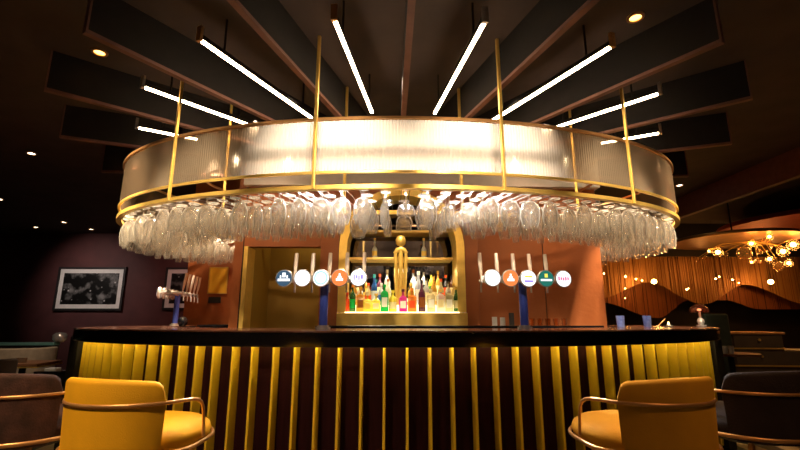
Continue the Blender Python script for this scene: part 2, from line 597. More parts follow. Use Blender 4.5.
# alcove behind the left opening
struct('wall_alcove', MB().box(-1.70, -0.75, 5.7, 5.75, 0, 2.6).box(-0.80, -0.75, CY + T, 5.7, 0, 2.6).box(-1.705, -1.66, CY + T, 5.7, 0, 2.6).box(-1.70, -0.75, CY + T, 5.75, 2.6, 2.65), M['olive'], smooth=0)
struct('trim_4', MB().box(-1.69, -1.645, CY - 0.012, 5.0, 0, 1.96), M['gold'], smooth=0, bevel=0.004)
# niche lining
nl = MB()
nl.box(-0.72, -0.66, CY + T, 5.3, 0, 2.7).box(0.69, 0.75, CY + T, 5.3, 0, 2.7).box(-0.66, 0.69, 5.26, 5.32, 0, 2.7).box(-0.66, 0.69, CY + T, 5.3, 2.64, 2.7)
struct('wall_niche', nl, M['seam'], smooth=0)
# gold arch trim
ar = MB()
outl = [(AC + RO, 1.26)] + arc + [(AC - RO, 1.26)]
inl = [(AC + RI, 1.26)] + [(AC + RI * cos(pi * k / N), AZ + RI * sin(pi * k / N)) for k in range(N + 1)] + [(AC - RI, 1.26)]
for i in range(len(outl) - 1):
    ar.prism([outl[i], outl[i + 1], inl[i + 1], inl[i]], CY - 0.07, CY + 0.30)
struct('trim_5', ar, M['gold'], smooth=30)

# ---------------------------------------------------------------- ceiling baffles and tube lights
FCX, FCY = 0.0, 5.55


def radial(deg, r):
    a = radians(deg)
    return (FCX + r * sin(a), FCY - r * cos(a))


for k in range(-5, 6):
    deg = 17 * k
    rz = radians(deg)
    side = 'on the centre line' if k == 0 else '%s %s of the centre one' % (ORD[abs(k)], 'right' if k > 0 else 'left')
    t = empty('ceiling_baffle', (FCX, FCY, 0), rz, 'deep dark baffle with bronze lower edge radiating across ceiling, ' + side, 'ceiling baffle', 'radial ceiling baffles')
    rout = 3.66 if k else 4.4
    MB().box(-0.017, 0.017, -rout, -1.0, 2.975, H).build('board', M['fin_dark'], t, smooth=0)
    MB().box(-0.022, 0.022, -rout - 0.012, -1.0, 2.95, 2.975).box(-0.022, 0.022, -rout - 0.012, -rout, 2.975, H).build('edge_strip', M['fin_edge'], t, smooth=0)

for k in range(-4, 4):
    deg = 8.5 + 17 * k
    n = k + 1 if k >= 0 else -k
    side = 'right' if k >= 0 else 'left'
    t = empty('tube_light', (FCX, FCY, 0), radians(deg), 'slim warm white tube light under the ceiling, %s one %s of the centre baffle' % (ORD[n], side), 'tube light', 'radial tube lights')
    rout = [3.17, 3.22, 3.1, 2.98][n - 1]
    rin = [1.90, 1.95, 2.13, 2.44][n - 1]
    MB().box(-0.014, 0.014, -rout, -rin, 3.012, 3.045).build('housing', M['black'], t, smooth=0)
    MB().box(-0.0105, 0.0105, -rout + 0.01, -rin - 0.01, 2.996, 3.0115).build('diffuser', M['strip'], t, smooth=0)
    MB().box(-0.020, 0.020, -rout - 0.025, -rout, 2.992, 3.10).build('end_cap', M['copper_trim'] if abs(k) == 1 or k == -2 else M['chrome'], t, smooth=0, bevel=0.003)
    MB().cyl(0, -rout + 0.2, 3.045, H, 0.008).build('hanger', M['black'], t)
    MB().cyl(0, -rin - 0.15, 3.045, H, 0.008).build('hanger', M['black'], t)

# downlights
for (x, y, mt, lab) in ((1.63, 2.72, 'spot_amber', 'amber recessed downlight above the right yellow bar stool'),
                        (-2.47, 3.24, 'spot_amber', 'amber recessed downlight beside the second left ceiling baffle'),
                        (-4.77, 5.5, 'spot_white', 'bright white recessed downlight above the left lounge'),
                        (-7.1, 7.78, 'spot_white', 'white recessed downlight cut by the left picture edge'),
                        (-8.36, 10.24, 'spot_white', 'small white downlight, left one of three in front of far wall'),
                        (-7.32, 9.68, 'spot_white', 'small white downlight, middle one of three in front of far wall'),
                        (-7.23, 10.45, 'spot_white', 'small white downlight, right one of three in front of far wall'),
                        (4.53, 6.66, 'spot_white', 'white recessed downlight just right of the canopy')):
    t = empty('downlight', (x, y, H), 0, lab, 'downlight', 'recessed downlights')
    r = 0.040
    MB().lathe([(r, -0.012), (r + 0.018, -0.012), (r + 0.02, 0.0), (r, 0.0), (r, -0.012)], 20).build('bezel', M['copper_trim'], t)
    MB().lathe([(0, -0.004), (r, -0.004), (r, -0.001), (0, -0.001)], 20).build('lens', M[mt], t)

# ---------------------------------------------------------------- glass-rack canopy
EY = 4.56
Z0, Z1, ZR = 2.085, 2.63, 2.20


def ell(t, a, b, c=EY):
    """t = 0 at the front, +-90 deg at the sides; behind that the oval runs back"""
    return (a * sin(t), c - b * cos(t)) if abs(t) <= pi / 2 else (a * sin(t), c - b * 1.35 * cos(t))


NA = 180
ts = [-pi + 2 * pi * k / NA for k in range(NA)]
AO, BO, AI, BI = 2.81, 1.60, 2.08, 0.84


def ring(off, A=AO, B=BO):
    return [ell(t, A - off, B - off) for t in ts]


can = empty('glass_rack_canopy', (0, 0, 0), 0, 'large oval brass canopy with fluted clear panel and hanging rack above the bar', 'canopy')
MB().band(ring(0), ring(0.045), Z0, Z0 + 0.03, True).build('bottom_rail', M['brass'], can, smooth=40)
MB().band(ring(0), ring(0.02), ZR, ZR + 0.018, True).build('middle_rail', M['brass'], can, smooth=40)
MB().band(ring(-0.004), ring(0.03), Z1 - 0.02, Z1, True).build('top_rail', M['copper_trim'], can, smooth=40)
MB().band(ring(0, AI, BI), ring(0.03, AI, BI), Z0, Z0 + 0.03, True).build('inner_rail', M['brass'], can, smooth=40)
MB().band(ring(0, AI, BI), ring(0.02, AI, BI), Z1 - 0.02, Z1, True).build('inner_top_rail', M['copper_trim'], can, smooth=40)
# fluted panel: ribs are real, about 700 of them
NF = 1500
pv, pf = [], []
for k in range(NF):
    t = -pi + 2 * pi * k / NF
    off = 0.012 + (0.005 if k % 2 else 0.0)
    x, y = ell(t, AO - off, BO - off)
    pv += [(x, y, ZR + 0.018), (x, y, Z1 - 0.02)]
for k in range(NF):
    j = (k + 1) % NF
    pf.append((2 * k, 2 * j, 2 * j + 1, 2 * k + 1))
MB().add(pv, pf).build('fluted_panel', M['fluted'], can, smooth=0)


def t_for_x(x, a):
    return math.asin(max(-1, min(1, x / a)))


for x in (-1.83, -0.66, 0.70, 1.82):
    t = t_for_x(x, AO)
    px, py = ell(t, AO + 0.008, BO + 0.008)
    MB().box(px - 0.011, px + 0.011, py - 0.011, py + 0.011, Z0, H, rot=t).build('hanging_post', M['brass'], can, smooth=0, bevel=0.002)
for s in (-1, 1):
    for x, a, b in ((1.70, AI, BI), (0.52, AI, BI)):
        t = t_for_x(s * x, a)
        px, py = ell(t, a, b)
        MB().box(px - 0.011, px + 0.011, py - 0.011, py + 0.011, Z0, H, rot=t).build('hanging_post', M['brass'], can, smooth=0, bevel=0.002)
    px, py = ell(s * radians(97), AO + 0.005, BO + 0.005)
    MB().box(px - 0.011, px + 0.011, py - 0.011, py + 0.011, Z0, H).build('hanging_post', M['brass'], can, smooth=0, bevel=0.002)

# rows at equal spacing along the outer oval
fine = [radians(-128) + radians(256) * k / 4000 for k in range(4001)]
acc = [0.0]
pts = [ell(t, AO, BO) for t in fine]
for a, b in zip(pts, pts[1:]):
    acc.append(acc[-1] + hypot(b[0] - a[0], b[1] - a[1]))
mid = acc[2000]
SP = 0.162


def t_at(s):
    s += mid
    lo = 0
    hi = 4000
    while hi - lo > 1:
        c = (lo + hi) // 2
        if acc[c] < s:
            lo = c
        else:
            hi = c
    return fine[lo]


nmax = int((mid - 0.1) / SP)
for k in range(-nmax, nmax + 1):
    t = t_at(k * SP)
    if ell(t, AO, BO)[1] > 5.75 and abs(t) > 1.6:
        continue
    ox, oy = ell(t, AO - 0.02, BO - 0.02)
    ix, iy = ell(t, AI - 0.01, BI - 0.01)
    L = hypot(ix - ox, iy - oy)
    ux, uy = (ix - ox) / L, (iy - oy) / L
    r = MB()
    w_ = 0.030
    r.tube([(ox - uy * w_, oy + ux * w_, Z0 + 0.022), (ix - uy * w_, iy + ux * w_, Z0 + 0.022), (ix + uy * w_, iy - ux * w_, Z0 + 0.022), (ox + uy * w_, oy - ux * w_, Z0 + 0.022)], 0.0025, 6)
    r.build('rack_rail', M['rack_wire'], can)


def glass_mesh(prof, inner, rs, hs):
    """profile with z = 0 at the foot, upside down glasses are made by negating z"""
    p = prof + inner
    return MB().lathe([(r * rs, -h * hs) for r, h in p], 20)


kinds = {
    'wine_glass': ([(0, 0), (0.034, 0.0), (0.034, 0.003), (0.010, 0.008), (0.0042, 0.016), (0.0038, 0.036), (0.008, 0.048), (0.028, 0.066), (0.041, 0.100), (0.044, 0.138), (0.040, 0.172), (0.033, 0.205)],
                   [(0.0318, 0.205), (0.0385, 0.172), (0.0422, 0.138), (0.039, 0.102), (0.026, 0.070), (0.006, 0.054), (0, 0.052)]),
    'balloon_glass': ([(0, 0), (0.037, 0.0), (0.037, 0.003), (0.011, 0.008), (0.0048, 0.016), (0.0044, 0.036), (0.010, 0.046), (0.038, 0.064), (0.054, 0.098), (0.056, 0.135), (0.050, 0.172), (0.040, 0.200)],
                      [(0.0385, 0.200), (0.0485, 0.172), (0.0543, 0.135), (0.052, 0.099), (0.036, 0.068), (0.008, 0.051), (0, 0.049)]),
    'champagne_flute': ([(0, 0), (0.032, 0.0), (0.032, 0.003), (0.009, 0.008), (0.0040, 0.016), (0.0036, 0.070), (0.010, 0.090), (0.022, 0.120), (0.027, 0.155), (0.025, 0.190), (0.021, 0.225)],
                        [(0.0196, 0.225), (0.0236, 0.190), (0.0255, 0.155), (0.020, 0.122), (0.008, 0.096), (0, 0.094)]),
    'coupe_glass': ([(0, 0), (0.036, 0.0), (0.036, 0.003), (0.010, 0.008), (0.0042, 0.016), (0.0040, 0.075), (0.012, 0.085), (0.040, 0.100), (0.052, 0.125), (0.052, 0.150)],
                    [(0.0505, 0.150), (0.0503, 0.126), (0.038, 0.104), (0.010, 0.090), (0, 0.088)]),
}
KN = {'wine_glass': 'wine glass', 'balloon_glass': 'balloon glass', 'champagne_flute': 'champagne flute', 'coupe_glass': 'coupe glass'}
proto = {}
placed = []
PO = ['outermost', 'second from rim', 'third from rim', 'fourth from rim', 'fifth from rim', 'innermost']
for k in range(-nmax, nmax + 1):
    t = t_at(k * SP)
    if ell(t, AO, BO)[1] > 5.75 and abs(t) > 1.6:
        continue
    ox, oy = ell(t, AO, BO)
    ix, iy = ell(t, AI, BI)
    L = hypot(ix - ox, iy - oy)
    ux, uy = (ix - ox) / L, (iy - oy) / L
    h = (k * 7919 + 31) % 17
    kind = 'balloon_glass' if h in (0, 3, 6, 9, 13) and abs(k) < 13 else 'champagne_flute' if h in (1, 7, 11) else 'coupe_glass' if h == 5 else 'wine_glass'
    if k == 0:
        kind = 'coupe_glass'
    if k in (-1, 2):
        kind = 'champagne_flute'
    if k in (1, -2, -4, 5):
        kind = 'balloon_glass'
    rk = {'wine_glass': 0.0555, 'balloon_glass': 0.072, 'champagne_flute': 0.039, 'coupe_glass': 0.067}[kind]
    nrow = min(6, int((L - 0.08) / (2 * rk + 0.006)))
    for q in range(nrow):
        if k == 0 and q in (1, 4):
            continue
        if k in (-1, 1) and q in (2, 5):
            continue
        d = max(rk, 0.05) + 0.042 + q * (L - 2 * rk - 0.09) / (nrow - 1) + random.uniform(-0.003, 0.003)
        gx, gy = ox + ux * d, oy + uy * d
        if gy > 4.6 and -1.88 < gx < 2.30:
            continue
        if any(hypot(gx - a_, gy - b_) < rk + r_ + 0.002 for a_, b_, r_ in placed):
            continue
        placed.append((gx, gy, rk))
        if kind not in proto:
            o = glass_mesh(*kinds[kind], *{'wine_glass': (1.28, 1.26), 'balloon_glass': (1.28, 1.32), 'champagne_flute': (1.25, 1.22), 'coupe_glass': (1.25, 1.35)}[kind]).build(kind, M['wine_glass'], smooth=60)
            proto[kind] = o
        else:
            o = proto[kind].copy()
            COL.objects.link(o)
        o.location = (gx, gy, Z0 + 0.0325)
        o.rotation_euler = (0, 0, random.uniform(0, 6.28))
        where = "in the centre rack row" if k == 0 else "%s rack row %s of centre" % (ORD[abs(k)], 'right' if k > 0 else 'left')
        tag(o, 'clear %s hanging %s, %s' % (KN[kind], PO[q] if q < nrow - 1 else 'innermost', where), 'glass', 'stemmed glasses hanging in the canopy rack')

# ---------------------------------------------------------------- bar
BA, BB, BCY = 3.20, 2.10, 5.10


def bell(t, off):
    a, b = BA + off, BB + off
    return (a * sin(t), BCY - b * cos(t))


TB = radians(90)
bts = [-TB + 2 * TB * k / 120 for k in range(121)]


def bpath(off):
    p = [bell(t, off) for t in bts]
    e = BA + off
    return [(-e, 5.95), (-e, 5.5)] + p + [(e, 5.5), (e, 5.95)]


bar = empty('bar_counter', (0, 0, 0), 0, 'long curved bar with black stone top and mustard yellow vertical slats', 'bar')
MB().band(bpath(-0.08), bpath(-0.14), 0.10, 1.02).build('front_panel', M['panel'], bar, smooth=40)
MB().band(bpath(-0.10), bpath(-0.16), 0.0, 0.10).build('plinth', M['black'], bar, smooth=40)
MB().band(bpath(0.09), bpath(0.055), 1.006, 1.10).build('fascia', M['black_gloss'], bar, smooth=40, bevel=0.004)
MB().band(bpath(0.092), bpath(-0.70), 1.10, 1.112).build('counter_top', pbr('bar_top_stone', (0.10, 0.04, 0.025), 0.2, 0.0, 0.3, 14, coat=0.4), bar, smooth=40, bevel=0.003)
MB().band(bpath(-0.50), bpath(-0.56), 0.10, 1.10).build('back_panel', M['black'], bar, smooth=40)
MB().band(bpath(0.052), bpath(0.040), 1.055, 1.062).build('light_line', emis('bar_led', (1.0, 0.72, 0.26), 36), bar, smooth=0)
bf = [-pi / 2 + pi * k / 4000 for k in range(4001)]
bp = [bell(t, 0) for t in bf]
bacc = [0.0]
for a, b in zip(bp, bp[1:]):
    bacc.append(bacc[-1] + hypot(b[0] - a[0], b[1] - a[1]))
bm_ = bacc[2000]
first = None
for k in range(-24, 25):
    s = bm_ + k * 0.150
    i = min(range(0, 4001, 4), key=lambda q: abs(bacc[q] - s))
    t = bf[i]
    x, y = bp[i]
    if abs(x) > 2.93:
        continue
    nx, ny = BB * sin(t), -BA * cos(t)
    n = atan2(ny, nx)
    if first is None:
        first = MB().box(-0.085, 0.0, -0.008, 0.008, 0.10, 1.05).build('slat', M['slat'], bar, smooth=0, bevel=0.002)
        o = first
    else:
        o = first.copy()
        COL.objects.link(o)
    o.location = (x, y, 0)
    o.rotation_euler = (0, 0, n)
# dark end piers
for s in (-1, 1):
    t = t_for_x(s * 3.02, BA)
    x, y = bell(t, 0.02)
    MB().box(x - 0.07, x + 0.07, y - 0.07, y + 0.07, 0, 1.03, rot=0.5 * s).build('end_post', M['black'], bar, smooth=0, bevel=0.005)

# back counter
bc = empty('back_counter', (0, 0, 0), 0, 'dark work counter along the foot of the rust coloured island wall', 'counter')
MB().box(-2.45, -1.82, 5.60, 5.98, 0, 1.10).box(-0.82, 1.98, 4.42, 4.68, 0, 1.10).build('carcass', M['black'], bc, smooth=0, bevel=0.004)
MB().box(-2.47, -1.81, 5.58, 5.985, 1.10, 1.125).box(-0.84, 2.00, 4.40, 4.69, 1.10, 1.125).build('worktop', M['black_gloss'], bc, smooth=0, bevel=0.004)

# ---------------------------------------------------------------- niche: shelves, mirror
mir = MB().box(-0.655, 0.685, 5.235, 5.255, 1.15, 2.62).build('mirror', M['mirror'], smooth=0)
tag(mir, 'dark bronze mirror lining the back of the arched bottle niche', 'mirror')
for z, lab in ((2.175, 'upper thin gold shelf crossing the arched niche'), (1.860, 'lower thin gold shelf behind the gold statuette')):
    o = MB().box(-0.572, 0.602, 4.945, 5.23, z - 0.014, z + 0.014).build('display_shelf', M['shelf_gold'], smooth=0, bevel=0.003)
    tag(o, lab, 'shelf', 'gold shelves in the arched niche')
bs = empty('bottle_display', (0, 0, 0), 0, 'gold fronted stepped bottle display filling the foot of the arch', 'display')
MB().box(-0.655, 0.685, 4.58, 4.695, 1.126, 1.25).build('gold_front', M['gold'], bs, smooth=0, bevel=0.004)
MB().box(-0.572, 0.602, 4.58, 4.86, 1.2505, 1.262).build('lower_step', M['glow_shelf'], bs, smooth=0)
MB().box(-0.572, 0.602, 4.8605, 4.97, 1.08, 1.34).build('middle_step', M['glow_shelf'], bs, smooth=0)
MB().box(-0.572, 0.602, 4.9705, 5.22, 1.08, 1.42).build('upper_step', M['glow_shelf'], bs, smooth=0)
lamp('niche_light', 'AREA', (0, 4.98, 1.72), 5, (1.0, 0.85, 0.62), 1.0, (0, 4.80, 1.3), size_y=0.08)
lamp('niche_light', 'SPOT', (0, 4.35, 2.75), 60, (1.0, 0.80, 0.52), 0.04, (0, 4.95, 1.45), 45, 0.6)

bottle_mats = {}


def bmat(name, col, trans=0.55, emit=0.0):
    if name not in bottle_mats:
        bottle_mats[name] = pbr('bottle_' + name, col, 0.08, 0.0, 0.05, 20, trans=trans)
    return bottle_mats[name]


BC = dict(red=(0.85, 0.10, 0.03), orange=(0.95, 0.30, 0.05), green=(0.02, 0.55, 0.10), darkgreen=(0.04, 0.20, 0.04), amber=(0.85, 0.42, 0.05),
          yellow=(0.95, 0.80, 0.08), magenta=(0.80, 0.03, 0.35), plum=(0.10, 0.02, 0.05), clear=(0.88, 0.86, 0.78), blue=(0.02, 0.15, 0.65),
          teal=(0.03, 0.40, 0.45), black=(0.015, 0.012, 0.015), cream=(0.85, 0.74, 0.42), gold=(0.85, 0.55, 0.1), ice=(0.72, 0.80, 0.95), brown=(0.25, 0.08, 0.02))


def bottle(px, y, z, h, r, colour, cap, label_col, lab, square=False, neck=0.35, group='bottles in the arched niche'):
    h *= 1.2
    r *= 1.05
    x = sx(px, y)
    t = empty('bottle', (x, y, z), 0, lab, 'bottle', group)
    hb = h * (1 - neck)
    tr = 0.15 if colour in ('black', 'plum') else 0.5
    mt = bmat(colour, BC[colour], tr)
    seg = 16
    rn = max(0.011, r * 0.33)
    prof = [(0, 0), (r * 0.92, 0), (r, 0.008), (r, hb * 0.86), (r * 0.85, hb * 0.97), (rn * 1.2, hb + h * 0.08), (rn, hb + h * 0.12), (rn, h * 0.93), (0, h * 0.93)]
    mb = MB()
    if square:
        mb.lathe([(0, 0), (r * 1.42, 0), (r * 1.42, hb * 0.9), (r * 1.1, hb), (rn, hb + h * 0.06), (rn, h * 0.93), (0, h * 0.93)], 4)
        mb.v = [((vx * 0.7071 - vy * 0.7071), (vx * 0.7071 + vy * 0.7071), vz) for vx, vy, vz in mb.v]
    else:
        mb.lathe(prof, seg)
    mb.build('body', mt, t, smooth=40)
    MB().lathe([(0, h * 0.885), (rn * 1.25, h * 0.885), (rn * 1.25, h), (0, h)], 12).build('cap', bmat('cap_' + cap, BC[cap], 0.0), t)
    if label_col:
        lm = bmat('label_' + label_col, BC[label_col] if label_col in BC else (0.8, 0.78, 0.7), 0.0)
        if square:
            MB().box(-r * 0.7, r * 0.7, -r * 1.012, -r * 0.996, hb * 0.25, hb * 0.72).build('paper_label', lm, t, smooth=0)
        else:
            n = 8
            oo = [((r + 0.001) * cos(radians(-150 + 120 * q / n)), (r + 0.001) * sin(radians(-150 + 120 * q / n))) for q in range(n + 1)]
            ii = [((r - 0.002) * cos(radians(-150 + 120 * q / n)), (r - 0.002) * sin(radians(-150 + 120 * q / n))) for q in range(n + 1)]
            MB().band(oo, ii, hb * 0.22, hb * 0.70).build('paper_label', lm, t)
    return t


Y1, Y2, Y3 = 4.73, 4.915, 5.06
F1, F2, F3 = 1.2625, 1.3405, 1.4205
for a in (
    (347.0, Y1, F1, 0.17, 0.034, 'red', 'red', None, 'short red bottle at the left end of the front row'),
    (352.3, Y1, F1, 0.24, 0.032, 'darkgreen', 'orange', 'green', 'dark green bottle with orange cap near left end of front row'),
    (360.3, Y1, F1, 0.22, 0.040, 'amber', 'amber', 'brown', 'amber bottle with brown label right of the dark green one', True),
    (367.6, Y1, F1, 0.16, 0.042, 'yellow', 'cream', 'gold', 'squat yellow bottle, left of a yellow pair in front row', True),
    (376.0, Y1, F1, 0.16, 0.042, 'yellow', 'gold', 'cream', 'squat yellow bottle beside the bright green one', True),
    (384.5, Y1, F1, 0.24, 0.040, 'green', 'green', 'clear', 'bright green bottle with white shoulder label in front row', True, 0.28),
    (392.8, Y1, F1, 0.19, 0.040, 'yellow', 'yellow', 'cream', 'lemon yellow bottle between the green and magenta bottles'),
    (403.0, Y1, F1, 0.20, 0.040, 'magenta', 'plum', 'clear', 'magenta bottle below the gold statuette', True),
    (412.0, Y1, F1, 0.21, 0.044, 'orange', 'orange', 'red', 'orange red bottle with red label right of the magenta one', True),
    (422.0, Y1, F1, 0.28, 0.036, 'plum', 'black', 'brown', 'dark plum bottle with slim black neck in front row'),
    (431.0, Y1, F1, 0.20, 0.040, 'cream', 'cream', 'clear', 'pale square bottle right of the dark plum bottle', True, 0.25),
    (440.5, Y1, F1, 0.20, 0.040, 'clear', 'gold', 'cream', 'pale square bottle in the middle of three at the right', True, 0.25),
    (449.0, Y1, F1, 0.20, 0.040, 'cream', 'clear', 'clear', 'pale square bottle, right one of three at the right', True, 0.25),
    (456.3, Y1, F1, 0.22, 0.026, 'darkgreen', 'gold', 'cream', 'slim olive bottle at the right end of the front row'),
    (353.5, Y2, F2, 0.22, 0.034, 'amber', 'gold', 'cream', 'amber bottle with gold cap at left end of middle step'),
    (359.8, Y2, F2, 0.19, 0.036, 'clear', 'orange', 'orange', 'clear bottle with orange label on middle step, left'),
    (368.0, Y2, F2, 0.20, 0.036, 'cream', 'red', 'red', 'cream bottle with red label on the middle step'),
    (374.0, Y2, F2, 0.28, 0.034, 'blue', 'teal', 'ice', 'blue bottle with teal cap and ice label on middle step'),
    (381.0, Y2, F2, 0.20, 0.033, 'ice', 'clear', 'blue', 'ice clear bottle with blue label on middle step'),
    (388.0, Y2, F2, 0.24, 0.034, 'clear', 'brown', 'cream', 'clear bottle with brown cap left of the statuette'),
    (411.2, Y2, F2, 0.20, 0.034, 'gold', 'gold', 'amber', 'golden bottle with amber label right of the statuette'),
    (418.8, Y2, F2, 0.31, 0.038, 'ice', 'clear', 'clear', 'tall frosted white bottle on the middle step'),
    (426.5, Y2, F2, 0.25, 0.034, 'clear', 'black', 'cream', 'clear bottle with black cap right of the tall frosted one'),
    (434.0, Y2, F2, 0.26, 0.034, 'amber', 'gold', 'cream', 'honey amber bottle on middle step, right half'),
    (441.5, Y2, F2, 0.24, 0.034, 'cream', 'red', 'red', 'cream bottle with red label on middle step, right half'),
    (448.5, Y2, F2, 0.22, 0.032, 'clear', 'black', 'black', 'clear bottle with black label on middle step, right'),
    (454.3, Y2, F2, 0.20, 0.026, 'cream', 'gold', 'cream', 'slim cream bottle at right end of the middle step'),
    (357.0, Y3, F3, 0.22, 0.032, 'brown', 'orange', 'cream', 'brown bottle with orange cap at left end of top step'),
    (365.5, Y3, F3, 0.20, 0.032, 'amber', 'black', 'gold', 'amber bottle with black cap on top step, left'),
    (379.5, Y3, F3, 0.23, 0.032, 'plum', 'red', 'cream', 'dark red bottle behind the blue one on top step'),
    (387.0, Y3, F3, 0.27, 0.034, 'clear', 'clear', 'cream', 'tall clear bottle on top step left of the statuette'),
    (413.5, Y3, F3, 0.27, 0.034, 'ice', 'brown', 'clear', 'tall pale bottle on top step right of the statuette'),
    (424.0, Y3, F3, 0.28, 0.033, 'clear', 'black', 'black', 'tall clear bottle with black label on top step'),
    (431.5, Y3, F3, 0.25, 0.033, 'yellow', 'black', 'darkgreen', 'yellow green bottle with black cap on top step'),
    (438.5, Y3, F3, 0.26, 0.032, 'amber', 'gold', 'cream', 'whisky amber bottle on top step, right half'),
    (446.5, Y3, F3, 0.22, 0.032, 'black', 'red', 'red', 'black bottle with red label on top step'),
    (452.5, Y3, F3, 0.22, 0.028, 'brown', 'black', 'cream', 'dark brown bottle at right end of top step'),
):
    bottle(*a)
for px, lab in ((374.0, 'champagne bottle with gold neck standing left of the statuette on gold shelf'), (424.5, 'champagne bottle with gold neck standing right of the statuette on gold shelf')):
    bottle(px, 5.03, 1.8745, 0.195, 0.030, 'clear', 'gold', 'gold', lab, neck=0.5, group='champagne bottles on the gold shelf')

# gold statuette
st = empty('statuette', (sx(400.8, 4.98) , 4.865, 1.34), 0, 'gold standing figure statuette with long robe in the centre of the arch', 'statuette')
st.location = (sx(400.8, 4.87), 4.87, 1.3405)
st.scale = (0.98, 0.8, 1.24)
body = MB()
body.box(-0.075, 0.075, -0.0035, 0.05, 0, 0.03)
for s in (-1, 1):
    body.tube([(s * 0.040, 0.02, 0.03), (s * 0.046, 0.02, 0.22), (s * 0.060, 0.02, 0.42), (s * 0.058, 0.02, 0.475)], [0.020, 0.022, 0.020, 0.018], 10)
body.tube([(0, 0.02, 0.03), (0, 0.02, 0.2), (0, 0.02, 0.40), (0, 0.02, 0.50)], [0.03, 0.022, 0.030, 0.022], 12)
body.tube([(-0.072, 0.02, 0.455), (-0.04, 0.02, 0.487), (0, 0.02, 0.497), (0.04, 0.02, 0.487), (0.072, 0.02, 0.455)], [0.018, 0.026, 0.028, 0.026, 0.018], 12)
body.tube([(0, 0.02, 0.49), (0, 0.02, 0.53)], 0.014, 10)
body.lathe([(0, 0.515), (0.022, 0.53), (0.031, 0.56), (0.030, 0.585), (0.018, 0.605), (0, 0.61)], 14, (0, 0.02, 0))
body.build('figure', M['gold'], st, smooth=50)
hd = MB()
hd.lathe([(0.036, 0.530), (0.056, 0.548), (0.060, 0.585), (0.040, 0.618), (0, 0.628), ], 16, (0, 0.030, 0))
hd.build('headdress', M['brass'], st, smooth=50)

# notice on the left of the wall, device below
nb = empty('notice_frame', (sx(216, 6.0), 5.996, 1.435), 0, 'yellow notice in a thin gold frame on the rust wall', 'notice')
wz = 0.115
MB().box(-wz, wz, -0.012, 0, 0.10, 0.43).build('board', pbr('yellow_notice', (0.95, 0.58, 0.04), 0.5, 0, 0.04), nb, smooth=0)
fr = MB()
fr.box(-wz - .012, wz + .012, -0.02, 0, 0.088, 0.10).box(-wz - .012, wz + .012, -0.02, 0, 0.43, 0.442).box(-wz - .012, -wz, -0.02, 0, 0.10, 0.43).box(wz, wz + .012, -0.02, 0, 0.10, 0.43)
fr.build('frame', M['brass'], nb, smooth=0)
sw = MB().box(-0.08, 0.08, -0.02, 0, 0, 0.08).build('wall_switch', M['black'], smooth=0, bevel=0.004)
sw.location = (sx(214, 6.0), 5.999, 1.40)
tag(sw, 'small black switch plate on the rust wall below the yellow notice', 'switch')

# things on the back counter
for px, wd, hh, mt, nm, lab, cat in (
    (494, 0.05, 0.085, 'white', 'menu_card', 'cream card standing on back counter left of its pair', 'card'),
    (502, 0.05, 0.080, 'white', 'menu_card', 'cream card standing on back counter right of its pair', 'card'),
    (235, 0.02, 0.09, 'white', 'menu_card', 'small white card standing at the left end of back counter', 'card'),
    (511, 0.05, 0.125, 'black', 'card_reader', 'small black card reader on back counter beside the cream cards', 'card reader')):
    o = MB().box(-wd / 2, wd / 2, -0.006, 0.006, 0, hh).box(-wd / 2, wd / 2, -0.006, 0.02, 0, 0.004).build(nm, M[mt], smooth=0, bevel=0.001)
    yy = 5.65 if px == 235 else 4.46
    o.location = (sx(px, yy), yy, 1.1255)
    tag(o, lab, cat)
for i in range(5):
    o = MB().lathe([(0, 0), (0.024, 0), (0.030, 0.07), (0.028, 0.07), (0.022, 0.006), (0, 0.006)], 14).build('tumbler', M['globe_glass'], smooth=40)
    o.location = (sx(531 + i * 8, 4.50), 4.50, 1.1255)
    tag(o, 'small clear tumbler on the back counter, %s from the left in its row' % ORD[i + 1], 'glass', 'tumblers on the back counter')

# ---------------------------------------------------------------- beer towers
bw = emis('badge_white', (0.95, 0.97, 1.0), 1.25)
bd = emis('badge_night', (0.05, 0.10, 0.16), 0.8)
br = emis('badge_red', (0.95, 0.20, 0.05), 1.0)
bg_ = emis('badge_green', (0.02, 0.16, 0.12), 0.8)
bpk = emis('badge_pink', (0.90, 0.10, 0.25), 0.9)
bvi = emis('badge_violet', (0.35, 0.25, 0.85), 0.9)
bye = emis('badge_yellow', (0.85, 0.75, 0.10), 0.9)
bte = emis('badge_teal', (0.30, 0.75, 0.80), 1.0)
badge_glow = {'night': bd, 'white': bw, 'teal': bw, 'red': br, 'violet': bw, 'stripe': bw, 'green': bg_, 'pink': bw}
BR = 0.061


def bar_mark(mb, x0, x1, z0, z1):
    mb.box(x0, x1, -0.0165, -0.0150, z0, z1)


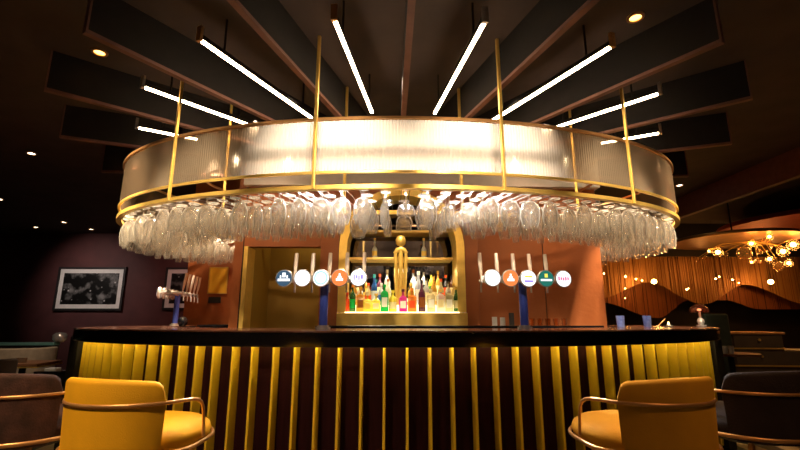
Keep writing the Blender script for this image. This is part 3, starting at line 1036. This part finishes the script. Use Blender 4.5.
def tower(loc, rz, badges, lab, descr):
    """header along local x, badges face local -y, handles on +y side"""
    t = empty('beer_tower', loc, rz, lab, 'beer tap tower', 'beer tap towers')
    n = len(badges)
    sp = 0.139
    L = sp * (n - 1)
    zc = 0.37
    MB().cyl(0, 0, 0, 0.018, 0.055, 20).cyl(0, 0, 0.018, 0.03, 0.042, 20).build('base', M['chrome'], t)
    MB().cyl(0, 0, 0.03, zc, 0.031, 20).build('column', M['blue_lit'], t)
    MB().lathe([(0, -L / 2 - 0.04), (0.026, -L / 2 - 0.04), (0.028, -L / 2 - 0.03), (0.028, L / 2 + 0.03), (0.026, L / 2 + 0.04), (0, L / 2 + 0.04)], 18, (0, 0, zc), 'x').build('header', M['chrome'], t)
    for i, b in enumerate(badges):
        x = -L / 2 + i * sp
        a = MB().lathe([(0, 0.0), (0.018, 0.0), (0.018, 0.06), (0.012, 0.075), (0, 0.075)], 12, (x, -0.02, zc), 'y')
        a.build('badge_arm', M['chrome'], t)
        bo = MB().lathe([(0, 0.0), (BR, 0.0), (BR + 0.004, 0.006), (BR + 0.004, 0.020), (BR, 0.022), (0, 0.014)], 28, (x, -0.095, zc), 'y').build('badge', M['chrome'], t, smooth=40)
        bo['label'] = descr[b]
        f = MB().lathe([(0, 0.0), (BR - 0.003, 0.0), (BR - 0.003, 0.0035), (0, 0.0035)], 28, (x, -0.1155, zc), 'y').build('lit_face', badge_glow[b], bo, smooth=0)
        y0, y1 = -0.1215, -0.1195

        def mark(name, mat, *rects):
            q = MB()
            for (a0, a1, c0, c1) in rects:
                q.box(x + a0, x + a1, y0, y1, zc + c0, zc + c1)
            q.build(name, mat, bo, smooth=0)

        if b == 'night':
            mark('emblem', bw, (-0.045, 0.045, -0.022, -0.004), (-0.012, 0.012, 0.006, 0.040), (-0.03, -0.02, 0.0, 0.02), (0.02, 0.03, 0.0, 0.02))
            mark('writing', bd, (-0.036, 0.036, -0.016, -0.010))
        elif b == 'teal':
            q = MB().lathe([(0.040, 0.0), (0.050, 0.0), (0.050, 0.002), (0.040, 0.002), (0.040, 0.0)], 28, (x, -0.1192, zc), 'y')
            q.build('ring_mark', bte, bo)
        elif b == 'red':
            mark('emblem', bw, (-0.014, 0.014, -0.022, 0.012), (-0.006, 0.006, 0.012, 0.032), (-0.026, -0.014, -0.022, -0.004), (0.014, 0.026, -0.022, -0.004))
        elif b == 'violet':
            mark('writing', bvi, (-0.036, -0.026, -0.018, 0.020), (-0.018, -0.006, -0.006, 0.018), (0.0, 0.010, -0.018, 0.014), (0.018, 0.034, -0.010, 0.020), (-0.02, 0.02, -0.034, -0.028))
        elif b == 'stripe':
            mark('writing', bye, (-0.030, 0.030, 0.006, 0.020))
            mark('lower_mark', bvi, (-0.034, 0.034, -0.030, -0.014))
        elif b == 'green':
            mark('writing', bw, (-0.044, 0.044, -0.018, -0.004))
            mark('emblem', bye, (-0.012, 0.012, 0.008, 0.036))
        elif b == 'pink':
            mark('writing', bpk, (-0.044, -0.032, -0.014, 0.018), (-0.026, -0.014, -0.010, 0.012), (-0.008, 0.004, -0.014, 0.010), (0.010, 0.022, -0.014, 0.014), (0.028, 0.040, -0.010, 0.012))
        # tap body, spout and handle on the serving side
        fa = MB().lathe([(0, 0.0), (0.014, 0.0), (0.014, -0.09), (0.018, -0.10), (0.018, -0.13), (0, -0.13)], 12, (x, 0.02, zc), 'y')
        fa.tube([(x, 0.13, zc - 0.01), (x, 0.15, zc - 0.04), (x, 0.152, zc - 0.09)], 0.008, 8)
        fo = fa.build('tap', M['chrome'], t, smooth=50)
        MB().tube([(x, 0.135, zc + 0.015), (x, 0.140, zc + 0.06), (x, 0.150, zc + 0.13), (x, 0.160, zc + 0.225)], [0.007, 0.011, 0.016, 0.014], 10).build('handle', M['handle'], fo)
    return t


D = {'night': 'dark blue lit badge with white band', 'white': 'plain white lit badge', 'teal': 'white lit badge with teal ring', 'red': 'red lit badge with white emblem',
     'violet': 'white lit badge with violet writing', 'stripe': 'white lit badge with yellow and violet marks', 'green': 'dark green lit badge with white band', 'pink': 'white lit badge with pink writing'}
tower((-0.61, 3.37, 1.1125), -0.10, ['night', 'white', 'teal', 'red', 'violet'], 'chrome beer tap tower with dark blue and white badges left of the arch', D)
tower((0.90, 3.37, 1.1125), 0.12, ['white', 'red', 'stripe', 'green', 'pink'], 'chrome beer tap tower with five lit badges right of the arch', D)
tower((-2.645, 5.38, 1.1125), -1.44, ['white', 'red', 'white', 'teal', 'violet'], 'beer tap tower seen side on at the left end of the bar', D)
for loc, lab in (((sx(184, 5.05), 5.05, 1.1125), 'small black round jug at the foot of the side-on left beer tower'),):
    o = MB().lathe([(0, 0), (0.03, 0), (0.05, 0.03), (0.05, 0.07), (0.03, 0.10), (0, 0.105)], 16).build('jug', M['black_gloss'], smooth=50)
    o.location = loc
    tag(o, lab, 'jug')

# ---------------------------------------------------------------- bar stools
def stool(loc, phi, velvet, lab, group):
    t = empty('bar_stool', loc, phi, lab, 'bar stool', group)
    t.scale = (0.86, 0.86, 1)
    # seat: rounded cushion longer to the front
    prof = [(0.0, 0.665), (0.86, 0.665), (0.97, 0.683), (1.0, 0.706), (0.97, 0.728), (0.86, 0.750), (0.6, 0.768), (0.3, 0.777), (0.0, 0.78)]
    seg = 40
    s = MB()
    vs, idx = [], []
    for r, h in prof:
        if r == 0:
            idx.append([len(vs)])
            vs.append((0.03, 0, h))
        else:
            idx.append(list(range(len(vs), len(vs) + seg)))
            for k in range(seg):
                a = 2 * pi * k / seg
                rx = 0.355 if cos(a) > 0 else 0.265
                vs.append((rx * r * cos(a), 0.292 * r * sin(a), h))
    fs = []
    for a, b in zip(idx, idx[1:]):
        for k in range(seg):
            k2 = (k + 1) % seg
            if len(a) == 1:
                fs.append((a[0], b[k2], b[k]))
            elif len(b) == 1:
                fs.append((a[k], a[k2], b[0]))
            else:
                fs.append((a[k], a[k2], b[k2], b[k]))
    s.add(vs, fs).build('seat', velvet, t, smooth=60)
    # curved back shell
    beta = 61
    n = 44
    sh = MB()
    rows = []
    for i in range(n + 1):
        u = -1 + 2 * i / n
        a = radians(180 + beta * u)
        e = max(0.0, (abs(u) - 0.86) / 0.14)
        top = 0.965 - 0.022 * u * u - 0.055 * (1 - sqrt(max(0, 1 - e * e)))
        bot = 0.660 + 0.03 * (1 - sqrt(max(0, 1 - e * e)))
        th = 0.045 - 0.02 * (1 - sqrt(max(0, 1 - e * e)))
        ro = 0.318
        sec = []
        m_ = 8
        # outer going up, rounded top, inner going down, rounded bottom
        for q in range(6):
            f = q / 5
            sec.append((ro + 0.014 * f, bot + 0.02 + (top - 0.02 - bot - 0.02) * f))
        for q in range(1, m_):
            g_ = pi * q / m_
            sec.append((ro + 0.014 - th / 2 + th / 2 * cos(g_), top - 0.02 + 0.02 * sin(g_)))
        for q in range(6):
            f = 1 - q / 5
            sec.append((ro - th + 0.014 * f, bot + 0.02 + (top - 0.02 - bot - 0.02) * f))
        for q in range(1, m_):
            g_ = pi * q / m_
            sec.append((ro - th / 2 - th / 2 * cos(g_), bot + 0.02 - 0.02 * sin(g_)))
        rows.append([(r * cos(a), r * sin(a), z) for r, z in sec])
    ns = len(rows[0])
    vs = [p for r in rows for p in r]
    fs = []
    for i in range(n):
        for k in range(ns):
            k2 = (k + 1) % ns
            fs.append((i * ns + k, i * ns + k2, (i + 1) * ns + k2, (i + 1) * ns + k))
    fs.append(tuple(range(ns))[::-1])
    fs.append(tuple(n * ns + k for k in range(ns)))
    sh.add(vs, fs).build('backrest', velvet, t, smooth=50)
    # brass rail round the back that becomes the arms
    zr = 0.868
    rr = 0.328
    P = []
    fwd = [(-0.10, 0.286, zr - 0.003), (-0.05, 0.280, zr - 0.006), (0.01, 0.280, zr - 0.009), (0.045, 0.280, zr - 0.015), (0.072, 0.280, zr - 0.028), (0.088, 0.280, zr - 0.050), (0.095, 0.281, zr - 0.085), (0.096, 0.284, 0.75), (0.096, 0.290, 0.70)]
    P += [(x, -y, z) for x, y, z in reversed(fwd)]
    for i in range(31):
        a = radians(180 + (beta + 2) - 2 * (beta + 2) * i / 30)
        P.append((rr * cos(a), rr * sin(a), zr))
    P += [(x, y, z) for x, y, z in fwd]
    MB().tube(P, 0.0075, 10).build('arm_rail', M['copper_trim'], t, smooth=60)
    # lower rail round shell and seat
    Q = []
    for k in range(48):
        a = 2 * pi * k / 48
        c_, s_ = cos(a), sin(a)
        if c_ > 0.25:
            Q.append((0.365 * c_, 0.300 * s_, 0.683))
        else:
            w_ = min(1, max(0, (0.25 - c_) / 0.35))
            Q.append((((0.365 if c_ > 0 else 0.275) * (1 - w_) + 0.326 * w_) * c_, (0.300 * (1 - w_) + 0.326 * w_) * s_, 0.683))
    MB().tube(Q, 0.009, 10, True).build('seat_rail', M['copper_trim'], t, smooth=60)
    MB().lathe([(0, 0.63), (0.16, 0.63), (0.24, 0.655), (0.25, 0.677), (0, 0.677)], 28).build('seat_base', M['black'], t)
    for sx_, sy_ in ((1, 1), (1, -1), (-1, 1), (-1, -1)):
        MB().tube([(sx_ * 0.15, sy_ * 0.15, 0.645), (sx_ * 0.19, sy_ * 0.19, 0.3), (sx_ * 0.215, sy_ * 0.215, 0.0)], [0.014, 0.012, 0.010], 10).build('leg', M['copper_trim'], t)
    MB().tube([(0.19 * sx_, 0.19 * sy_, 0.28) for sx_, sy_ in ((1, 1), (-1, 1), (-1, -1), (1, -1))], 0.009, 8, True).build('footrest', M['copper_trim'], t, smooth=30)
    return t


stool((-1.165, 2.03, 0), radians(71), M['yellow'], 'bright yellow velvet bar stool on the left, in front of the bar', 'bar stools along the bar')
stool((0.955, 2.0, 0), radians(109), M['orange'], 'amber yellow velvet bar stool on the right, in front of the bar', 'bar stools along the bar')
stool((-1.78, 2.22, 0), radians(86), M['brown_velvet'], 'dark brown crushed velvet bar stool at the left edge', 'bar stools along the bar')
stool((1.60, 2.22, 0), radians(98), M['navy_velvet'], 'charcoal velvet bar stool behind the right yellow stool', 'bar stools along the bar')

# ---------------------------------------------------------------- left lounge
def art_mat(name, seed):
    m, nt, b, o = new_mat(name)
    tc = nt.nodes.new('ShaderNodeTexCoord')
    mp = nt.nodes.new('ShaderNodeMapping')
    mp.inputs['Location'].default_value = (seed, seed * 2, seed)
    mp.inputs['Scale'].default_value = (1, 1, 1)
    nt.links.new(tc.outputs['Object'], mp.inputs[0])
    vo = nt.nodes.new('ShaderNodeTexVoronoi')
    vo.inputs['Scale'].default_value = 9
    vo.inputs['Randomness'].default_value = 0.55
    nt.links.new(mp.outputs[0], vo.inputs['Vector'])
    nz = nt.nodes.new('ShaderNodeTexNoise')
    nz.inputs['Scale'].default_value = 5
    nz.inputs['Detail'].default_value = 6
    nt.links.new(mp.outputs[0], nz.inputs['Vector'])
    r1 = nt.nodes.new('ShaderNodeValToRGB')
    r1.color_ramp.elements[0].position = 0.10
    r1.color_ramp.elements[0].color = (1, 1, 1, 1)
    r1.color_ramp.elements[1].position = 0.24
    r1.color_ramp.elements[1].color = (0, 0, 0, 1)
    nt.links.new(vo.outputs['Distance'], r1.inputs[0])
    r2 = nt.nodes.new('ShaderNodeValToRGB')
    r2.color_ramp.elements[0].position = 0.52
    r2.color_ramp.elements[0].color = (0.006, 0.006, 0.006, 1)
    r2.color_ramp.elements[1].position = 0.72
    r2.color_ramp.elements[1].color = (0.25, 0.25, 0.25, 1)
    nt.links.new(nz.outputs['Fac'], r2.inputs[0])
    mx = nt.nodes.new('ShaderNodeMixRGB')
    mx.blend_type = 'ADD'
    mx.inputs[0].default_value = 0.8
    nt.links.new(r2.outputs[0], mx.inputs[1])
    nt.links.new(r1.outputs[0], mx.inputs[2])
    nt.links.new(mx.outputs[0], b.inputs['Base Color'])
    b.inputs['Roughness'].default_value = 0.3
    return m


def picture(x0, x1, z0, z1, lab, seed):
    xc, zc = (x0 + x1) / 2, (z0 + z1) / 2
    t = empty('framed_picture', (xc, 10.99, z0), 0, lab, 'framed picture', 'black and white pictures on the far wall')
    wd, hh = (x1 - x0) / 2, z1 - z0
    f = 0.05
    fr = MB().box(-wd, wd, -0.05, 0, 0, f).box(-wd, wd, -0.05, 0, hh - f, hh).box(-wd, -wd + f, -0.05, 0, f, hh - f).box(wd - f, wd, -0.05, 0, f, hh - f)
    fr.build('frame', M['black'], t, smooth=0)
    MB().box(-wd + f, wd - f, -0.032, 0, f, hh - f).build('mat_board', M['white'], t, smooth=0)
    k = 0.15
    MB().box(-wd + k, wd - k, -0.037, -0.033, k, hh - k).build('photograph', art_mat('photograph_' + str(seed), seed), t, smooth=0)


picture(sx(53, 11), sx(121.5, 11), 1.40, 2.45, 'large framed black and white picture with pale mat on far left wall', 1)
picture(sx(162, 11), sx(222, 11), 1.42, 2.45, 'framed black and white picture half hidden behind the left beer tower', 5)

# ledge edged with painted teal light, lounge chair, table
o = empty('booth_divider', (-6.2, 6.6, 0), 0, 'low dark booth divider with top rail in painted teal light at far left', 'divider')
MB().box(-2.2, 1.35, -0.05, 0.05, 0, 0.83).build('body', M['black'], o, smooth=0)
MB().box(-2.2, 1.35, -0.07, 0.07, 0.83, 0.87).build('top_rail', M['teal'], o, smooth=0, bevel=0.004)


def lounge_chair(loc, rz, mat, lab):
    t = empty('lounge_chair', loc, rz, lab, 'chair')
    MB().box(-0.30, 0.30, -0.30, 0.28, 0.32, 0.46).build('seat', mat, t, smooth=30, bevel=0.04)
    n = 16
    oo = [(0.34 * cos(radians(-10 + 200 * q / n)), 0.30 * sin(radians(-10 + 200 * q / n))) for q in range(n + 1)]
    ii = [(0.27 * cos(radians(-10 + 200 * q / n)), 0.23 * sin(radians(-10 + 200 * q / n))) for q in range(n + 1)]
    MB().band(oo, ii, 0.33, 0.86).build('backrest', mat, t, smooth=40, bevel=0.015)
    for a, b in ((1, 1), (1, -1), (-1, 1), (-1, -1)):
        MB().tube([(a * 0.24, b * 0.22, 0.34), (a * 0.27, b * 0.25, 0)], [0.016, 0.011], 8).build('leg', M['copper_trim'], t)
    return t


lounge_chair((sx(30, 5.6), 5.6, 0), radians(200), M['beige'], 'beige lounge chair beside the low wooden table at far left')
lounge_chair((sx(-10, 4.0), 4.0, 0), radians(170), M['navy_velvet'], 'dark lounge chair cut off by the left picture edge')
tb = empty('lounge_table', (sx(33, 4.9), 4.9, 0), radians(8), 'low wooden table with brass rim in front of the beige chair', 'table')
MB().box(-0.25, 0.25, -0.22, 0.22, 0.72, 0.75).build('tabletop', M['wood'], tb, smooth=0, bevel=0.004)
MB().box(-0.253, 0.253, -0.223, 0.223, 0.708, 0.72).build('rim', M['brass'], tb, smooth=0)
MB().cyl(0, 0, 0.02, 0.71, 0.03, 14).build('pedestal', M['black'], tb)
MB().cyl(0, 0, 0, 0.02, 0.2, 24).build('foot', M['black'], tb)
o = MB().lathe([(0, 0), (0.035, 0), (0.05, 0.05), (0.045, 0.05), (0.032, 0.005), (0, 0.005)], 16).build('candle_bowl', M['beige'], smooth=40)
o.location = (sx(31, 4.85), 4.85, 0.7505)
tag(o, 'small pale candle bowl on the low wooden table at far left', 'bowl')
sd = empty('side_stand', (sx(64, 4.75), 4.75, 0), 0, 'small dark side stand against the left end of the bar', 'stand')
MB().box(-0.11, 0.11, -0.1, 0.1, 0.02, 0.66).build('body', M['black'], sd, smooth=0, bevel=0.01)
MB().box(-0.12, 0.12, -0.11, 0.11, 0.66, 0.68).build('top', M['black_gloss'], sd, smooth=0, bevel=0.004)
o = MB().box(-0.055, 0.055, -0.04, 0.04, 0, 0.03).build('napkin_stack', M['white'], smooth=0, bevel=0.004)
o.location = (sx(64, 4.72), 4.70, 0.6805)
tag(o, 'small white folded napkin pile on the dark side stand', 'napkins')
o = MB().lathe([(0, 0), (0.05, 0), (0.085, 0.04), (0.09, 0.10), (0.06, 0.13), (0, 0.14)], 20).build('ice_bucket', M['chrome'], smooth=50)
o.location = (sx(64, 6.6), 6.6, 0.8705)
tag(o, 'dim round metal bucket on the teal-lit divider', 'bucket')

# ---------------------------------------------------------------- right side: chain curtain
def chain_curtain(y, x0, x1, ztop, low, mat, lab, step=0.021):
    mb = MB()
    x = x0
    while x < x1:
        zb = low(x)
        yy = y + random.uniform(-0.02, 0.02)
        wv_ = 0.0092
        mb.box(x - wv_, x + wv_, yy - 0.005, yy + 0.005, zb, ztop)
        x += step * random.uniform(0.8, 1.15)
    o = mb.build('chain_curtain', mat, smooth=0)
    return tag(o, lab, 'chain curtain', 'chain curtains on the right', 'stuff')


def zy(py, y):
    return 1.18 + y * math.tan(PITCH + math.atan((225 - py) / FOC))


def interp(tab, v):
    for (a, b), (c, d) in zip(tab, tab[1:]):
        if v <= c:
            f = (v - a) / (c - a)
            f = f * f * (3 - 2 * f)
            return b + (d - b) * f
    return tab[-1][1]


def lowcurve(tab, y):
    return lambda x: zy(interp(tab, (x + 0.12) / y * FOC + 389.3), y)


front_tab = [(560, 290), (600, 298), (650, 282), (704, 304), (750, 284), (810, 304), (860, 288)]
back_tab = [(560, 312), (600, 302), (656, 318), (690, 300), (728, 300), (760, 309), (860, 309)]
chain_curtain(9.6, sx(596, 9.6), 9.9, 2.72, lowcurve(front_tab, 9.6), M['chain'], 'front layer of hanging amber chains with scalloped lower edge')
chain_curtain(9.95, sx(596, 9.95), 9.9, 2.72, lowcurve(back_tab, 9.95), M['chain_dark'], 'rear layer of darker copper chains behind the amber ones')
# soffit rail from which the chains hang
struct('trim_6', MB().box(2.4, 10, 9.5, 9.86, 2.56, H), M['dark_wall'], smooth=0)

# suspended discs
def disc(px, py, y, R, th, mat, lab, name='ceiling_disc'):
    z = zy(py, y)
    t = empty(name, (sx(px, y), y, z), 0, lab, 'ceiling disc', 'suspended discs above the chandelier')
    MB().lathe([(0, 0.02), (R * 0.9, 0.02), (R, 0.0), (R, 0.02), (R * 0.97, th), (0, th)], 64).build('dish', mat, t, smooth=40)
    MB().cyl(0, 0, th, H - z, 0.012, 10).build('rod', M['black'], t)
    return t


disc(745, 240, 7.0, 0.90, 0.05, M['disc_gold'], 'thin gold dish hanging above the globe chandelier')
disc(840, 224, 7.6, 1.60, 0.09, M['disc_red'], 'larger copper red dish at the right edge above the gold one')
lamp('disc_glow', 'POINT', (sx(760, 6.9), 6.9, 2.15), 2.5, AMBER, 0.05)
lamp('disc_glow', 'POINT', (sx(810, 7.2), 7.2, 2.25), 2.5, (1.0, 0.25, 0.08), 0.05)

# globe chandelier
ch = empty('globe_chandelier', (sx(765, 6.6), 6.6, zy(250, 6.6)), 0, 'amber glass globe chandelier of clustered globes below the gold dish', 'chandelier')
gz = ch.location.z
globes = [(727, 251, 0.075, 1), (718, 250, 0.035, 1), (712, 257, 0.03, 0), (705, 259, 0.025, 0), (735, 253, 0.04, 0), (754, 252, 0.10, 0), (763, 242, 0.06, 1), (776, 244, 0.115, 0), (783, 235, 0.05, 1),
          (794, 250, 0.085, 1), (779, 258, 0.06, 1), (787, 265, 0.075, 0), (760, 261, 0.035, 1), (767, 260, 0.04, 0), (798, 262, 0.06, 1), (806, 243, 0.09, 1), (770, 251, 0.04, 0)]
lit = []
frame_pts = []
for i, (px, py, r, on) in enumerate(globes):
    y = 6.6 + 0.18 * sin(i * 2.1)
    x, z = sx(px, y), zy(py, y)
    lx, ly, lz = x - ch.location.x, y - 6.6, z - gz
    go = MB().lathe([(0, -r)] + [(r * cos(a), r * sin(a)) for a in [(-pi / 2 + pi * q / 12) for q in range(1, 12)]] + [(0, r)], 20, (lx, ly, lz)).build('glass_globe', M['globe_glass'], ch, smooth=80)
    if on:
        rb = r * 0.42
        MB().lathe([(0, -rb), (rb * 0.8, -rb * 0.6), (rb, 0), (rb * 0.8, rb * 0.6), (0, rb)], 12, (lx, ly, lz)).build('bulb', M['bulb'], go)
        lit.append((x, y, z, r))
    frame_pts.append((lx, ly, lz + r))
fr = MB()
hub = (0, 0, 0.16)
for p in frame_pts:
    fr.tube([p, (p[0] * 0.6, p[1] * 0.6, 0.10), hub], 0.005, 6)
fr.tube([hub, (0, 0, 0.19)], 0.02, 8)
fr.tube([(0, 0, 0.16), (0, 0, zy(240, 7.0) - gz + 0.03)], 0.008, 6)
fr.build('brass_frame', M['brass'], ch)
for (x, y, z, r) in lit[::2]:
    lamp('globe_glow', 'POINT', (x, y - r - 0.02, z), 1.0, AMBER, 0.03)

# pendant bulbs against the chains
pend = [(658, 281, 0.05, 1), (776.5, 281, 0.05, 1), (629.5, 276, 0.022, 1), (640, 278.5, 0.02, 1), (608, 273, 0.018, 1), (646, 280, 0.016, 1), (628, 288, 0.014, 1), (627, 298, 0.012, 1), (738, 279, 0.02, 1), (721, 278, 0.02, 1), (725, 276, 0.018, 1), (690, 289, 0.018, 1), (692, 288, 0.014, 1), (744, 282, 0.014, 1)]
wherep = ['largest glow left half of curtain', 'largest glow right half of curtain', 'left of the large left bulb', 'just left of the large left bulb', 'leftmost of all', 'touching the large left bulb',
          'below the left small bulbs', 'lowest of the left bulbs', 'left of the large right bulb', 'below the chandelier left end, left of two', 'below the chandelier left end, right of two',
          'midway between the large bulbs, left of two', 'midway between the large bulbs, right of two', 'next to the large right bulb']
for (px, py, r, on), wl in zip(pend, wherep):
    y = 9.2
    r = r if r > 0.03 else r * 0.7
    z = zy(py, y)
    t = empty('pendant_bulb', (sx(px, y), y, z), 0, 'small amber pendant bulb before the chain curtain, ' + wl, 'pendant light', 'pendant bulbs before the chain curtain')
    MB().lathe([(0, -r), (r * 0.8, -r * 0.6), (r, 0), (r * 0.8, r * 0.6), (0, r)], 12).build('bulb', M['bulb'], t)
    MB().tube([(0, 0, r), (0, 0, H - z)], 0.002, 5).build('cord', M['black'], t)
for px, py, e in ((658, 281, 8), (776.5, 281, 8), (712, 268, 3), (612, 270, 2)):
    lamp('pendant_glow', 'POINT', (sx(px, 9.1), 9.1, zy(py, 9.1)), e, AMBER, 0.06)

# dark wall panel below the chains
o = MB().box(2.4, 9.9, 10.5, 10.56, 0, 1.95).build('wall_panel', M['dark_wall'], smooth=0)
tag(o, 'black panelling behind and below the chain curtain', 'panel')

# ---------------------------------------------------------------- right side furniture
cb = empty('drawer_cabinet', (4.95, 5.75, 0), radians(-7), 'dark olive waiter station with brass edged drawers at right', 'cabinet')
MB().box(-0.62, 0.9, -0.02, 0.45, 0.05, 0.80).box(-0.62, 0.0, -0.02, 0.45, 0.80, 1.0).build('body', M['cabinet'], cb, smooth=0)
MB().box(-0.64, 0.02, -0.05, 0.47, 1.0, 1.025).build('cabinet_top', M['copper_trim'], cb, smooth=0)
for z0, z1, xr in ((0.835, 0.985, -0.01), (0.62, 0.79, 0.88)):
    d_ = MB().box(-0.60, xr, -0.035, -0.021, z0, z1).build('drawer', M['cabinet'], cb, smooth=0, bevel=0.003)
    MB().lathe([(0, 0), (0.007, 0), (0.007, 0.015), (0.017, 0.02), (0.015, 0.03), (0, 0.032)], 14, (-0.30, -0.035, (z0 + z1) / 2 + 0.02), 'y').build('knob', M['brass'], d_)
    MB().box(-0.62, xr + 0.01, -0.04, -0.022, z0 - 0.022, z0 - 0.004).build('edge_strip', M['brass'], cb, smooth=0)

hb = empty('high_table', (sx(727, 4.9), 4.95, 0), 0, 'round copper topped table at right behind the bar end', 'table')
MB().cyl(0, 0, 0.80, 0.825, 0.27, 36).build('tabletop', M['wood'], hb)
MB().cyl(0, 0, 0.03, 0.80, 0.03, 14).cyl(0, 0, 0, 0.03, 0.22, 28).build('pedestal', M['black'], hb)
for px, lab in ((719, 'short pale tumbler on the round copper table, left of two'), (725, 'short pale tumbler on the round copper table, right of two')):
    o = MB().lathe([(0, 0), (0.022, 0), (0.028, 0.08), (0.026, 0.08), (0.020, 0.006), (0, 0.006)], 14).build('tumbler', M['white'], smooth=40)
    o.location = (sx(px, 4.82), 4.82, 0.8255)
    tag(o, lab, 'glass', 'tumblers on the copper table')
for px, yy, rz, lab in ((730, 5.56, 150, 'tall backed dark green chair behind the round copper table'),):
    t = empty('dining_chair', (sx(px - 4, yy), yy, 0), radians(0), lab, 'chair')
    MB().box(-0.16, 0.16, -0.22, 0.20, 0.42, 0.50).build('seat', M['navy_velvet'], t, smooth=30, bevel=0.02)
    MB().box(-0.165, 0.165, 0.18, 0.23, 0.45, 1.26).build('backrest', pbr('green_velvet', (0.012, 0.022, 0.014), 0.8), t, smooth=30, bevel=0.025)
    for a, b in ((1, 1), (1, -1), (-1, 1), (-1, -1)):
        MB().tube([(a * 0.13, b * 0.18, 0.43), (a * 0.15, b * 0.20, 0)], [0.02, 0.014], 8).build('leg', M['wood'], t)
lounge_chair((sx(706, 6.7), 6.7, 0), radians(10), pbr('oxblood_leather', (0.10, 0.02, 0.015), 0.5), 'dim oxblood tub chair beside the round copper table')

# things on the bar at the right
ml = empty('mushroom_lamp', (sx(699, 4.95), 4.95, 1.1125), 0, 'mushroom lamp with reddish glass dome on the right end of bar', 'table lamp')
MB().cyl(0, 0, 0, 0.015, 0.05, 24).build('base', M['chrome'], ml)
MB().lathe([(0, 0.015), (0.028, 0.02), (0.040, 0.05), (0.028, 0.08), (0.012, 0.09), (0.010, 0.18), (0, 0.18)], 20).build('stem', M['chrome'], ml)
MB().lathe([(0.092, 0.15)] + [(0.092 * cos(a), 0.165 + 0.075 * sin(a)) for a in [pi / 2 * q / 8 for q in range(8)]] + [(0, 0.24)], 28).build('shade', thin_glass('red_dome_glass', (1.0, 0.45, 0.3), 0.4, 0.12), ml, smooth=60)
MB().lathe([(0, 0.165), (0.02, 0.17), (0.02, 0.19), (0, 0.195)], 14).build('bulb', emis('lamp_glow', (1.0, 0.5, 0.3), 2.0), ml)
for px, lab in ((619, 'blue tinted tumbler on the bar right of the rust wall'), (645.5, 'blue tinted tumbler on the bar beside the candle dish')):
    o = MB().lathe([(0, 0), (0.035, 0), (0.040, 0.11), (0.037, 0.11), (0.032, 0.008), (0, 0.008)], 18).build('tumbler', pbr('blue_glass_' + str(px), (0.25, 0.35, 0.95), 0.1, 0, 0.3, 40, trans=0.5), smooth=40)
    o.location = (sx(px, 4.4), 4.4, 1.1125)
    tag(o, lab, 'glass', 'blue tumblers on the bar')
cn = empty('candle_dish', (sx(666.5, 4.3), 4.3, 1.1125), 0, 'pale candle dish with lit tealight on the bar', 'candle')
MB().lathe([(0, 0), (0.035, 0), (0.045, 0.012), (0.043, 0.012), (0.033, 0.004), (0, 0.004)], 20).build('dish', M['white'], cn)
MB().cyl(0, 0, 0.004, 0.022, 0.02, 16).build('tealight', M['white'], cn)
MB().lathe([(0, 0.022), (0.008, 0.030), (0.005, 0.042), (0, 0.055)], 10).build('flame', emis('flame', (1.0, 0.62, 0.15), 14), cn)
st_ = MB().tube([(0, 0, 0), (0.10, 0.02, 0.075)], 0.004, 8).build('bar_spoon', M['copper_trim'], smooth=50)
st_.location = (sx(655, 4.32), 4.32, 1.116)
tag(st_, 'slanting metal bar spoon left of the candle dish', 'spoon')
